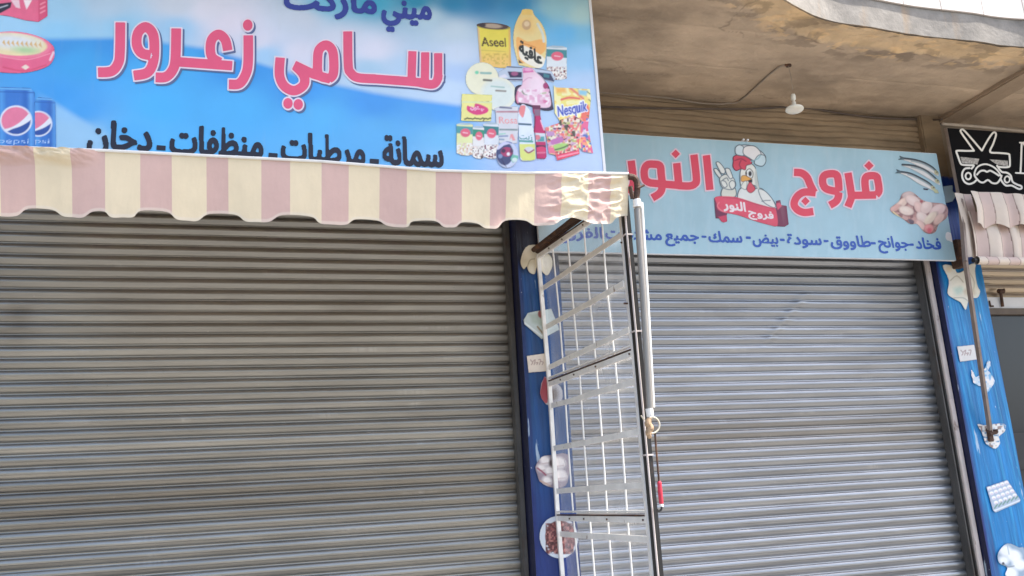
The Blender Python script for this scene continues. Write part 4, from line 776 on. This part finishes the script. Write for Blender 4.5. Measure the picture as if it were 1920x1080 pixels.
# ================================================================== LEFT AWNING
YA = -1.56
aw = empty('striped_awning', (.2, YA, 2.9)); tag(aw, 'pink and cream striped canvas awning with a scalloped edge below the big blue sign', 'awning')
tx = [-60, 0, 200, 600, 817, 987, 1100, 1177]; ty = [275, 277, 284, 304, 321, 325.5, 326, 327]
NOT = [(28, 402), (50, 388), (95, 390), (115, 402), (135, 405), (155, 406), (172, 396), (195, 396), (208, 407), (230, 407.5), (250, 407), (265, 395), (312, 396), (330, 409), (350, 411), (370, 411), (392, 398), (440, 400), (460, 413), (482, 415), (505, 415), (530, 403), (583, 406), (600, 418), (625, 419.5), (650, 419), (668, 409), (708, 411), (725, 420), (745, 424), (765, 424), (775, 414), (815, 414), (832, 425), (845, 426), (855, 425), (868, 416), (895, 417), (910, 425), (922, 426), (935, 425), (950, 411), (985, 411), (1003, 421), (1022, 422), (1040, 421), (1058, 410), (1088, 411), (1108, 419), (1130, 420), (1148, 417), (1158, 407), (1180, 402)]
for k in range(3): NOT = [(28-38-115*k, 402), (50-60-115*k-20, 388), (-62-115*k, 388), (-75-115*k, 401)][::-1]+NOT if k == 0 else NOT
NOT.sort(); NX, NY = np.array(NOT).T
NXs, NYs = np.array(sm(NOT, 5)).T; o_ = np.argsort(NXs); NXs, NYs = NXs[o_], NYs[o_]
sb = [-55, 0, 65, 134, 197, 263, 322, 387, 428, 490, 544, 603, 654, 712, 763, 817, 866, 920, 950, 1003, 1052, 1102, 1145, 1200]
pk, cr = (219, 184, 173), (240, 222, 188)
pxs = np.unique(np.concatenate([np.linspace(-58, 1179, 1000), np.linspace(1000, 1179, 320)])); pxs = np.array([x for x in pxs if min(abs(x-q_) for q_ in [0, 65, 134, 197, 263, 322, 387, 428, 490, 544, 603, 654, 712, 763, 817, 866, 920, 950, 1003, 1052, 1102, 1145]) > .5]); pxs = np.sort(np.concatenate([pxs, *[[q_-.25, q_+.25] for q_ in [0, 65, 134, 197, 263, 322, 387, 428, 490, 544, 603, 654, 712, 763, 817, 866, 920, 950, 1003, 1052, 1102, 1145]]])); nv = 70
vv = np.linspace(0, 1, nv); P = np.zeros((nv, len(pxs), 3)); C = np.zeros((nv, len(pxs), 3))
top = np.array([at(x, np.interp(x, tx, ty), Y=YA) for x in pxs]); bot = np.array([at(x, np.interp(x, NXs, NYs), Y=YA) for x in pxs])
for j, v_ in enumerate(vv):
    P[j] = top*(1-v_)+bot*v_
    x, z = P[j][:, 0], P[j][:, 2]
    fold = .010*np.sin(x*9+1)*v_+.012*(fbm(x*3, z*2, 3)-.5)*v_+.004*(fbm(x*14, z*5, 6)-.5)
    kr = sstep(1000, 1060, pxs)*sstep(1182, 1160, pxs); kl = sstep(200, 120, pxs)*sstep(.28, .05, v_)
    wr = np.abs(fbm(x*6+z*4, z*14-x*4, 11, 3)-.5); wl = fbm(x*11, z*30+x*4, 15, 4)-.5
    P[j][:, 1] += -fold-kr*(.030*(.22-wr)*2+.005*(fbm(x*16, z*20, 17)-.5))-kl*(.035+.07*wl)+.012*v_
    i = np.searchsorted(sb, pxs, side='right')
    c = np.where((i % 2 == 0)[:, None], lin(pk), lin(cr)); C[j] = c*(.96+.08*fbm(x*4, z*7, 21))[:, None]
    hem = sstep(.945, .955, v_); C[j] = C[j]*(1-hem*.5)+lin((236, 224, 206))*hem*.5
val = hgrid('valance', P, M['cloth'], aw, C, True)
# canopy running back from the front bar up to the wall, striped the same way
ny = 40; P2 = np.zeros((ny, len(pxs[::4]), 3)); C2 = np.zeros(P2.shape)
for j, t in enumerate(np.linspace(0, 1, ny)):
    P2[j] = top[::4]; P2[j][:, 1] = YA+.004+t*(-.05-YA); P2[j][:, 2] += .002+.26*t-.05*math.sin(math.pi*t)+.012*t*(1-t)*np.sin(P2[j][:, 0]*16)
    C2[j] = C[0][::4]
hgrid('canopy', P2, M['cloth'], aw, C2)
bm = bmesh.new(); tube(bm, [top[i]+np.array([0, -.003, .003]) for i in range(0, len(pxs), 6)], .0075, 8); bobj('sunlit_edge', bm, M['sunlit'], aw)  # pale tube added to paint the sunlit edge of the canopy
fb = [at(x, np.interp(x, tx, ty)+5, Y=YA+.03) for x in np.linspace(-58, 1179, 40)]
bm = bmesh.new(); tube(bm, fb, .018, 10); bobj('front_bar', bm, M['rust'], aw)
bm = bmesh.new(); a = at(1004, 478, Y=-.215); b = at(1120, 392, Y=-1.2)
tube(bm, [a+np.array([-.01, .0, .035]), b+np.array([-.015, 0, .035]), at(1170, 345, Y=-1.5)], .017, 10); tube(bm, [a+np.array([.01, 0, .022]), b+np.array([0.01, 0, .02])], .011, 8); bobj('side_arm', bm, M['rust'], aw)

# ================================================================== AWNING POST AND CRANK
def pline(pts, Y): return [at(a, b, Y=Y) for a, b in pts]
post = empty('awning_post', tuple(at(1240, 1080, Y=-1.5)*np.array([1, 1, 0]))); tag(post, 'slim black rusty post holding up the right end of the striped awning', 'post')
a, b = at(1173, 405, Y=-1.5), at(1235, 1080, Y=-1.5); d = (b-a)/(a[2]-b[2]); foot = a+d*a[2]; tp = a-d*.19
bm = bmesh.new(); bar(bm, foot, tp, .040, .034, (0, 1, 0)); bobj('shaft', bm, M['black'], post)
bm = bmesh.new(); box(bm, foot[0]-.08, foot[0]+.08, foot[1]-.08, foot[1]+.08, 0, .012); bobj('base_plate', bm, M['black'], post)
for py in (445, 637, 868): 
    bm = bmesh.new(); f_ = (py-405)/675; p = a+(b-a)*f_; box(bm, p[0]-.021, p[0]+.021, p[1]-.024, p[1]+.024, p[2]-.004, p[2]+.004); bobj('wire_tie', bm, M['railw'], post)
bm = bmesh.new(); e0 = a-(b-a)*(-.012); tube(bm, [a+np.array([-.012, -.022, 0]), b+np.array([-.012, -.022, 0])], .005, 6); bobj('pale_cord', bm, M['railw'], post)
ck = empty('awning_crank', tuple(at(1216, 770, Y=-1.58))); tag(ck, 'awning winding crank with a pale tube, ring and red grip hanging beside the black post', 'awning crank')
YC = -1.58
bm = bmesh.new(); tube(bm, pline([(1194.5, 392), (1205, 540), (1219, 766)], YC), .0165, 14); bobj('tube', bm, M['tubew'], ck)
bm = bmesh.new(); tube(bm, pline([(1203, 380), (1214, 560), (1225, 764)], YC+.012), .0085, 10); bobj('sunlit_side', bm, M['sunlit'], ck)  # sunlit right side of the crank tube, added as a white tube
bm = bmesh.new(); tube(bm, [at(*p, Y=YC+.02) for p in sm([(1178, 331), (1188, 333), (1194, 341), (1195, 356), (1193, 372), (1194, 386)], 5)], .0165, 10); tube(bm, pline([(1196, 353), (1208, 347)], YC), .006, 8); tube(bm, pline([(1182, 350), (1186, 372)], YC+.02), .012, 8); bobj('gear_elbow', bm, M['rust'], ck)
bm = bmesh.new(); tube(bm, pline([(1193.5, 374), (1194.3, 378), (1195, 384), (1195.5, 388)], YC), [.019, .021, .021, .018], 12); tube(bm, pline([(1194.6, 384), (1195.2, 388.5)], YC), .0225, 12); bobj('collar', bm, M['white'], ck)
bm = bmesh.new(); tube(bm, pline([(1217, 766), (1219, 778), (1218, 785)], YC), [.019, .018, .012], 10); bobj('collar', bm, M['white'], ck)
bm = bmesh.new(); tube(bm, [at(*p, Y=YC-.005) for p in sm([(1218, 784), (1215, 794), (1219, 802), (1216, 812), (1219, 822)], 4)], [.012, .012, .014, .016, .017, .017, .016, .017, .018, .018, .016, .016, .015, .014, .012, .010, .008][:17], 10); bobj('rope_wrap', bm, M['brass'], ck)
cx, cy, rr = 1223, 797, 13.5
bm = bmesh.new(); tube(bm, [at(cx+rr*math.cos(t), cy+rr*1.12*math.sin(t), Y=YC-.012) for t in np.linspace(-2.0, 1.9, 26)], .0042, 8); tube(bm, pline([(1202, 779), (1208, 788)], YC), .004, 6); bobj('ring', bm, M['ringm'], ck)
bm = bmesh.new(); tube(bm, pline([(1228, 812), (1231, 850), (1236, 906)], YC), .0052, 8); bobj('rod', bm, M['rust'], ck)
bm = bmesh.new(); tube(bm, pline([(1235.8, 902), (1236.3, 905), (1238, 925), (1240, 943), (1240, 946)], YC), [.007, .0105, .0112, .0105, .008], 12); bobj('grip', bm, M['red'], ck)
bm = bmesh.new(); tube(bm, pline([(1240, 945), (1240.3, 950)], YC), .0095, 10); bobj('grip_cap', bm, M['white'], ck)
bm = bmesh.new(); tube(bm, [at(*p, Y=YC) for p in sm([(1240.3, 950), (1240, 955), (1236, 958), (1232, 956)], 4)], .0052, 8); bobj('hook', bm, M['black'], ck)

# ================================================================== GRID PANEL
def ribbon_bar(bm, pts, h_, t_):                      # flat bar through several points, one closed piece
    rows = [[bm.verts.new(Vector(p)+Vector((i*t_/2, 0, j*h_/2))) for i, j in ((-1, -1), (1, -1), (1, 1), (-1, 1))] for p in pts]
    for a, b in zip(rows, rows[1:]):
        for k in range(4): bm.faces.new((a[k], a[(k+1) % 4], b[(k+1) % 4], b[k]))
    bm.faces.new(rows[0][::-1]); bm.faces.new(rows[-1])
YF, YK = -1.47, -.222
R_ = lambda py: at(np.interp(py, [480, 560, 719, 820, 966, 1080], [1009, 1019, 1030, 1035, 1045.5, 1057]), py, Y=YK)
F_ = lambda py: at(np.interp(py, [380, 406, 560, 655, 820, 891, 1080], [1163, 1166, 1173, 1189, 1205, 1210, 1223]), py, Y=YF)
gp = empty('grid_panel', (1.75, -.85, 0)); tag(gp, 'tall white wire grid panel with plastic film standing out from the dark blue pillar', 'grid panel')
zr = lambda py: R_(py)[2]; zf = lambda py: F_(py)[2]
REARX = np.array([(R_(p)[2], R_(p)[0]) for p in (480, 560, 719, 820, 966, 1080)])[::-1]; FRX = np.array([(F_(p)[2], F_(p)[0]) for p in (380, 406, 560, 655, 820, 891, 1080)])[::-1]
def rear(z): return np.array([np.interp(z, REARX[:, 0], REARX[:, 1]), YK, z])
def front(z): return np.array([np.interp(z, FRX[:, 0], FRX[:, 1]), YF, z])
pt = lambda s, za, zb: rear(za)*(1-s)+front(zb)*s
JO = [(zr(478), zf(372)), (zr(717), zf(657)), (zr(968), zf(970))]; h3 = .93; JO.append((JO[2][0]-h3, JO[2][1]-h3)); 
BARS = [[(zr(541), zf(438)), (zr(614), zf(530)), (zr(689), zf(616))], [(zr(762), zf(714)), (zr(840.5), zf(809)), (zr(920.6), zf(909))], [(zr(1001), zf(1012.6)), (zr(1001)-.29, zf(1012.6)-.29), (zr(1001)-.57, zf(1012.6)-.57)]]
for k in range(3):
    (ta, tb), (ba, bb_) = JO[k], JO[k+1]; g0 = .012
    bm = bmesh.new()
    bar(bm, pt(0, ta-g0, tb-g0), pt(1, ta-g0, tb-g0), .030, .016); bar(bm, pt(0, ba+.028, bb_+.028), pt(1, ba+.028, bb_+.028), .010, .014)
    bar(bm, pt(0, ta, tb), pt(0, ba, bb_), .024, .024, (0, 1, 0)); bar(bm, pt(1, ta, tb), pt(1, ba, bb_), .024, .024, (0, 1, 0))
    fr = bobj('frame', bm, M['white'], gp)
    bm = bmesh.new(); bar(bm, pt(.01, ta+.0085, tb+.0085), pt(.99, ta+.0085, tb+.0085), .007, .022); bobj('joint_strip', bm, M['rust'], fr)
    for i, (a, b) in enumerate(BARS[k]):
        bm = bmesh.new(); ribbon_bar(bm, [pt(s, a, b)+np.array([0, 0, .006*(random.random()-.5)]) for s in (.015, .3, .6, .985)], .032, .006)
        bobj('cross_bar', bm, M['white'], fr)
    for s in (.2, .4, .6, .8):
        off = np.array([.006, 0, 0]); mid = pt(s+.004*(random.random()-.5), (ta+ba)/2, (tb+bb_)/2)
        bm = bmesh.new(); tube(bm, [pt(s, ta-.02, tb-.02)+off, mid+off+np.array([.003*(random.random()-.5), 0, 0]), pt(s, ba+.02, bb_+.02)+off], .005, 6)
        bobj('upright_wire', bm, M['white'], fr)
    nU, nV = 24, 24; Q = np.zeros((nV, nU, 3))
    for j, v_ in enumerate(np.linspace(.02, .98, nV)):
        for i, s in enumerate(np.linspace(.012, .988, nU)):
            Q[j, i] = pt(s, ta+(ba-ta)*v_, tb+(bb_-tb)*v_)+np.array([.018+.006*float(fbm(np.array(s*5.), np.array(v_*5+k*9.), 3)), 0, 0])
    hgrid('plastic_film', Q, M['film'], fr)
    for p in [pt(s, ta-g0, tb-g0) for s in (.18, .36, .62, .97)]+[pt(1, ta+(ba-ta)*v_, tb+(bb_-tb)*v_) for v_ in (.3, .7)]:
        bm = bmesh.new(); tube(bm, [p+np.array([-.014, 0, 0]), p+np.array([.014, 0, 0])], .005, 8); bobj('bolt', bm, M['rust'], fr)
for s in (0, 1): p = pt(s, JO[3][0], JO[3][1]); bm = bmesh.new(); bar(bm, p, [p[0], p[1], 0], .024, .024, (0, 1, 0)); bobj('foot', bm, M['white'], gp)

# ================================================================== BARBER AWNING (folded up) AND ITS ARM
YG = -.52
ba = empty('striped_awning', (6.4, YG, 3.3)); tag(ba, 'small folded cream and beige striped awning under the black barber sign', 'awning')
z0, z1, z2 = at(1860, 364, Y=YG)[2], at(1860, 424, Y=YG)[2], at(1860, 484, Y=YG)[2]; xa = at(1816, 420, Y=YG)[0]; xb = 8.6
sw = (at(1900, 400, Y=YG)[0]-at(1859, 400, Y=YG)[0])/2
def drape(x0, x1, za, zb, yo, ph, scal, seed, nm, n=900, m_=40):
    xs = np.linspace(x0, x1, n); PP = []; CC = []
    for v_ in np.linspace(0, 1, m_):
        u = (xs-x0)/sw+ph; fo = np.sin(2*np.pi*(u*.5+.13*np.sin(u*1.7)))
        zz = za+(zb-za)*v_+(v_**3)*scal*np.cos(np.pi*u)*.5+.012*(fbm(xs*2, xs*0+v_, seed)-.5)
        yy = YG+yo-.022*fo*(.4+.6*v_)-.02*math.sin(math.pi*v_)+.012*(fbm(xs*5, xs*0+v_*3, seed+2)-.5)
        PP.append(np.stack([xs, yy, zz], -1)); uu = (u+.04*np.sin(v_*6)) % 2
        c = np.where((uu < 1)[:, None], lin((240, 222, 204)), lin((226, 200, 188))); ed = np.exp(-(((uu+.06) % 1)/.06)**2)[:, None]*(uu % 1 > -1)[:, None]; CC.append(c*(1-.8*ed)+lin((96, 58, 48))*.8*ed)
    return hgrid(nm, np.array(PP), M['cloth'], ba, np.array(CC))
drape(xa+.035, xb, z0, z1-.01, -.035, .2, .035, 4, 'valance'); drape(xa+.03, xb, z1+.12, z2+.01, .02, .7, .0, 9, 'canopy_fold')
drape(xa-.02, xa+.14, z0+.02, z2+.02, .06, .1, .0, 14, 'side_fold', 60)
n = 700; xs = np.linspace(xa-.0, xb, n); PP = []; CC = []; zc = at(1860, 489.5, Y=YG)[2]
for t in np.linspace(0, 2*math.pi, 20):
    r_ = .030*(1+.10*(fbm(xs*6, xs*0+t, 5)-.5)); PP.append(np.stack([xs, YG-.01+r_*math.cos(t), zc+r_*math.sin(t)], -1)); u = ((xs-xa)/sw*1.05+.35*np.sin(t)*.3+.2) % 2
    c = np.where((u < 1)[:, None], lin((240, 222, 204)), lin((226, 200, 188))); ed = np.exp(-(((u+.06) % 1)/.06)**2)[:, None]; CC.append(c*(1-.8*ed)+lin((96, 58, 48))*.8*ed)
hgrid('rolled_hem', np.array(PP), M['cloth'], ba, np.array(CC))
bm = bmesh.new(); tube(bm, [(xa-.03, YG-.01, zc), (xb, YG-.01, zc)], .018, 10); bobj('front_bar', bm, M['black'], ba)
bm = bmesh.new(); p0 = at(1801, 374, Y=YG+.06); p1 = at(1810, 490, Y=YG+.02); p2 = at(1856, 806, Y=-.165)
bar(bm, p0, p1, .034, .02, (0, 1, 0)); bar(bm, p1, p2, .03, .022, (0, 1, 0)); bobj('folding_arm', bm, M['arm'], ba)
bm = bmesh.new(); p = at(1856, 814, Y=-.146); box(bm, p[0]-.022, p[0]+.022, p[1]-.01, p[1]+.01, p[2]-.055, p[2]+.045, .004); tube(bm, [p+np.array([-.02, -.02, .0]), p+np.array([.045, -.02, 0.01])], .012, 8); tube(bm, [p+np.array([.03, -.005, .02]), p+np.array([.05, -.03, 0.02])], .014, 8)
bobj('arm_bracket', bm, M['rust'], ba)
bm = bmesh.new(); p = at(1799, 478, Y=-.20); box(bm, p[0]-.035, p[0]+.035, -.23, -.137, p[2]-.10, p[2]+.12, .006); bobj('wall_bracket', bm, M['rust'], ba)

# ================================================================== LAMP, CABLES
zc_ = float(ZS(3.36)); J = at(1478, 121, Z=zc_)
lp = empty('hanging_lamp', tuple(J)); tag(lp, 'white saucer lamp hanging on a thin wire from the balcony ceiling', 'lamp')
Yl = J[1]; L0, L1, L2 = at(1486.5, 168, Y=Yl), at(1489, 192, Y=Yl), at(1489.5, 204, Y=Yl)
bm = bmesh.new(); tube(bm, [J+np.array([0, 0, .004]), J-np.array([0, 0, .014])], .020, 10); tube(bm, [J+np.array([-.03, .0, -.006]), J+np.array([.02, 0, -.008])], .009, 8); bobj('ceiling_hook', bm, M['rust'], lp)
bm = bmesh.new(); tube(bm, [J-np.array([0, 0, .01]), (J+L0)/2+np.array([.004, 0, 0]), L0], .0022, 6); bobj('wire', bm, M['cablep'], lp)
def lathe(bm, prof, c, ax, n=28):
    ax = Vector(ax).normalized(); s = ax.orthogonal().normalized(); t = ax.cross(s); rings = []
    for r_, h_ in prof: rings.append([bm.verts.new(Vector(c)+ax*h_+(s*math.cos(2*math.pi*k/n)+t*math.sin(2*math.pi*k/n))*max(r_, 1e-4)) for k in range(n)])
    for a, b in zip(rings, rings[1:]):
        for k in range(n): bm.faces.new((a[k], a[(k+1) % n], b[(k+1) % n], b[k]))
ax = Vector((.10, .07, 1))
bm = bmesh.new(); lathe(bm, [(0, .118), (.012, .116), (.0165, .105), (.0165, .075), (.010, .068), (.009, .060), (.014, .054), (.015, .030), (.013, .020), (0, .018)], L2, ax, 18); bobj('holder', bm, M['lampw'], lp, True)
bm = bmesh.new(); lathe(bm, [(0, .022), (.02, .021), (.045, .012), (.060, .002), (.0625, -.006), (.058, -.011), (.03, -.016), (0, -.017)], L2, ax, 36); bobj('saucer', bm, M['lampw'], lp, True)
def cable(name, pts, r, m, label):
    bm = bmesh.new(); tube(bm, sm(pts, 8), r, 8); o = bobj(name, bm, m, None, True); tag(o, label, 'cable'); return o
zz = lambda p, Y: at(p[0], p[1], Z=float(ZS(2.6))-.006)
W_ = -.048
cable('cable', [at(1100, 168, Y=W_), at(1128, 173, Y=W_), at(1190, 178, Y=W_), at(1255, 184, Y=W_), at(1310, 193, Y=W_), at(1350, 195, Y=W_), at(1362, 194, Y=W_), at(1384, 191, Z=zc_-.010), at(1412, 168, Z=zc_-.008), at(1440, 142, Z=zc_-.006), at(1462, 125, Z=zc_-.006), J-np.array([.01, 0, .006])], .0065, M['cablep'], 'pale cable sagging along the ribbed wall up to the lamp hook')
cable('cable', [at(1100, 198, Y=W_), at(1130, 200, Y=W_), at(1250, 203, Y=W_), at(1400, 204, Y=W_), at(1470, 201, Y=W_), at(1520, 203, Y=W_), at(1580, 213, Y=W_), at(1650, 221, Y=W_), at(1740, 224, Y=W_), at(1766, 224, Y=-.21)], .0085, M['cable'], 'dark cable lying where the ribbed wall meets the balcony ceiling')
cable('cable', [at(1766, 232, Y=-.36), at(1840, 238, Y=-.36), at(1930, 247, Y=-.36)], .012, M['cablep'], 'pale cable along the top edge of the black barber sign')

# ================================================================== STICKERS ON THE PILLARS
YT = -.2085
def sticker(region, fn, label, name='sticker', step=.0035, lift=0.):
    D = Sheet.view(*region, YT if region[0] < 1700 else YPR-.0085, step); fn(D); D.tone(.06, 8, int(region[1])); D.F += 1.2*(fbm(D.px/4, D.py/4, 7)-.5)
    o = D.cutout(name, M['print'], None, None, lift); tag(o, label, 'sticker', 'pictures stuck on the blue pillars'); return o
def hen(D, k, mir=1):
    pass
    D.poly(k((430, 195), (500, 200), (520, 240), (560, 230), (600, 190), (640, 185), (635, 230), (650, 320), (668, 360), (650, 400), (600, 400), (590, 430), (575, 478), (545, 430), (500, 405), (460, 370), (470, 290)), (240, 236, 222), cut=True, smooth=3); D.ell(*k((540, 330))[0], 14, 12, (250, 246, 232), soft=6); D.poly(k((500, 340), (550, 330), (560, 360), (520, 380)), (206, 226, 216), soft=4, smooth=3); D.ell(*k((470, 220))[0], 5, 5, (240, 220, 190), soft=3); D.line(k((480, 290), (520, 260), (560, 300)), 1.6, (190, 182, 160), smooth=3); D.line(k((600, 240), (630, 300), (620, 380)), 1.8, (196, 190, 172), smooth=3); D.line(k((500, 400), (560, 400), (590, 420)), 1.8, (186, 190, 180), smooth=3); D.poly(k((560, 360), (600, 330), (640, 370), (600, 395)), (222, 212, 190), soft=3, smooth=3)
k5 = q(3.375, 1640, 440)
sticker((1760, 490, 1842, 584), lambda D: hen(D, k5), 'white plucked chicken picture at the top of the bright blue pillar')
def tagp(D, pts, ink, c=(226, 222, 218)):
    D.poly(pts, c, cut=True); x0, y0 = pts[0]
    for i in range(ink): D.line([(x0+7+i*5, y0+7+(i % 3)*3), (x0+11+i*5, y0+12-(i % 2)*5), (x0+9+i*5, y0+16)], 1.3, (150, 110, 104), smooth=3)
sticker((1790, 640, 1834, 682), lambda D: tagp(D, k5((522, 708), (630, 696), (648, 790), (540, 804)), 4), 'small white note on the bright blue pillar')
def torn(D):
    D.poly(k5((610, 840), (640, 900), (690, 860), (720, 790), (735, 830), (720, 860), (762, 920), (745, 960), (712, 1000), (680, 960), (625, 940)), (206, 218, 228), cut=True, smooth=2); D.speckle(k5((600, 780), (770, 780), (770, 1000), (600, 1000)), [(120, 180, 220), (236, 232, 230)], 4, .58, 5)
    W = D.win((1815, 660, 1870, 740)); D.F[W] += 3.2*(fbm(D.px[W]/5, D.py[W]/5, 31)-.45)
sticker((1815, 668, 1870, 738), torn, 'torn white scrap behind the awning arm on the bright blue pillar')
k6 = q(3.175, 1640, 740)
sticker((1828, 788, 1890, 846), lambda D: (D.poly(k6((610, 175), (650, 182), (700, 175), (770, 172), (782, 195), (770, 225), (740, 250), (748, 290), (720, 322), (690, 310), (660, 290), (640, 230)), (226, 224, 220), cut=True, smooth=2), D.speckle(k6((610, 170), (790, 170), (790, 330), (610, 330)), [(90, 140, 180), (150, 130, 124)], 4, .72, 8)), 'white fish picture behind the rusty arm bracket')
def eggs(D):
    D.poly(k6((665, 550), (790, 508), (868, 625), (862, 640), (720, 702), (705, 690)), (172, 188, 208), cut=True)
    for i in range(5):
        for j in range(4):
            u, v_ = (i+.5)/5, (j+.45)/4.6; x = 665+u*125+v_*(58+u*18); y = 550-42*u+v_*(130-u*16); D.ell(*k6((x, y))[0], 3.9, 3.3, (244, 244, 246)); D.ell(k6((x, y))[0][0]+.6, k6((x, y))[0][1]+1.6, 2.4, 1.3, (206, 190, 204), soft=1)
    for i in range(6): x = 722+i*25; y = 664-i*11; D.line(k6((x-8, y+12), (x+8, y-10)), 2.6, (110, 150, 140))
    D.line(k6((715, 690), (862, 630)), 2.4, (226, 234, 242))
sticker((1845, 895, 1918, 964), eggs, 'white egg tray picture on the bright blue pillar')
def pieces(D):
    D.poly(k6((735, 940), (790, 885), (860, 910), (890, 920), (895, 1090), (780, 1080), (790, 1030), (740, 1000)), (150, 172, 192), cut=True, smooth=3)
    for a, b_ in (((780, 930), 12), ((830, 960), 14), ((860, 1010), 13), ((810, 1060), 13), ((770, 985), 9)): D.ell(*k6(a)[0], b_, b_*.8, (236, 240, 242), 20, soft=3)
    D.line(k6((765, 1000), (790, 1025), (830, 1020)), 1.6, (110, 120, 130), smooth=3); D.line(k6((790, 900), (800, 950)), 1.4, (150, 170, 184)); D.ell(*k6((765, 1005))[0], 2.4, 2.6, (60, 70, 80))
sticker((1868, 1012, 1924, 1086), pieces, 'pale chicken pieces picture low on the bright blue pillar')
k2 = q(4.154, 930, 300); k3 = q(3.857, 930, 540); k4 = q(3.857, 930, 800)
def hen2(D):
    D.poly(k2((190, 790), (230, 680), (310, 660), (330, 700), (420, 740), (440, 820), (400, 900), (350, 860), (320, 830), (300, 890), (255, 870), (240, 830), (215, 850)), (226, 216, 190), cut=True, smooth=3); D.ell(*k2((260, 740))[0], 10, 9, (240, 232, 210), soft=5); D.ell(*k2((280, 850))[0], 5, 8, (236, 228, 206), soft=3); D.line(k2((245, 830), (265, 780), (300, 770)), 1.6, (176, 160, 130), smooth=3); D.ell(*k2((380, 800))[0], 11, 12, (236, 226, 206), soft=5)
sticker((972, 455, 1042, 520), hen2, 'cream plucked chicken picture at the top of the dark blue pillar')
sticker((978, 575, 1062, 642), lambda D: (D.poly(k3((200, 230), (230, 180), (300, 165), (400, 150), (440, 250), (460, 300), (330, 370), (205, 262)), (196, 208, 206), cut=True, smooth=1), D.poly(k3((240, 190), (330, 180), (340, 280), (260, 250)), (176, 190, 180), soft=3), D.line(k3((205, 250), (330, 345)), 3, (226, 234, 236)), D.ell(*k3((322, 188))[0], 5, 7, (150, 84, 80)), D.line(k3((300, 280), (340, 330)), 3, (150, 132, 100))), 'pale wrapped tray picture on the dark blue pillar')
sticker((984, 656, 1032, 704), lambda D: tagp(D, k3((222, 492), (352, 472), (380, 600), (236, 612)), 5, (232, 218, 202)), 'cream paper note with handwriting on the dark blue pillar')
sticker((1005, 700, 1062, 766), lambda D: (D.poly(k3((350, 640), (440, 690), (480, 740), (470, 830), (380, 850), (345, 820), (318, 760)), (190, 190, 196), cut=True, smooth=2), D.poly(k3((350, 640), (378, 700), (372, 830), (345, 820), (318, 760)), (168, 70, 80), smooth=2), D.ell(*k3((420, 770))[0], 8, 14, (110, 96, 90), soft=4)), 'dark red meat picture partly behind the grid panel')
def wings(D):
    D.poly(k4((285, 290), (330, 220), (400, 205), (520, 200), (530, 330), (500, 430), (400, 440), (320, 400), (300, 350)), (150, 136, 146), cut=True, smooth=3)
    for a, b_ in (((355, 245), 11), ((390, 320), 11), ((330, 300), 9), ((460, 260), 13), ((470, 350), 13), ((370, 390), 10)): D.ell(*k4(a)[0], b_*.9, b_*.75, (238, 230, 226), 30, soft=3); D.line([(k4(a)[0][0]-b_*.5, k4(a)[0][1]+b_*.55), (k4(a)[0][0]+b_*.6, k4(a)[0][1]+b_*.4)], 1.4, (176, 150, 150), soft=1.5)
    D.line(k4((300, 300), (340, 330), (360, 350)), 3, (150, 70, 90), smooth=3); D.ell(*k4((400, 262))[0], 4, 7, (70, 50, 50), soft=2); D.line(k4((320, 390), (390, 425)), 2.4, (196, 160, 140))
sticker((1000, 850, 1072, 918), wings, 'plate of pale chicken wings picture on the dark blue pillar')
def plate(D):
    D.ell(*k4((455, 800))[0], 36, 40, (214, 222, 232), -15, cut=True); D.ell(*k4((468, 800))[0], 29, 32, (112, 62, 66), -15); D.speckle(k4((360, 700), (560, 700), (560, 920), (360, 920)), [(150, 84, 84), (70, 34, 40), (186, 124, 116), (96, 50, 54)], 3.2, .60, 4); D.F = np.maximum(D.F, sd_ell(D.px, D.py, *k4((455, 800))[0], 36.5, 40.5, -15))
sticker((1006, 966, 1090, 1050), plate, 'white plate of dark red meat picture low on the dark blue pillar')
def patch(D): D.poly(q(6.35, 1660, 280)((690, 440), (800, 425), (805, 500), (850, 540), (800, 620), (720, 640), (700, 560)), (188, 212, 224), cut=True, smooth=1)
sticker((1764, 342, 1800, 384), patch, 'pale torn scrap on the pillar between the light blue and black signs')
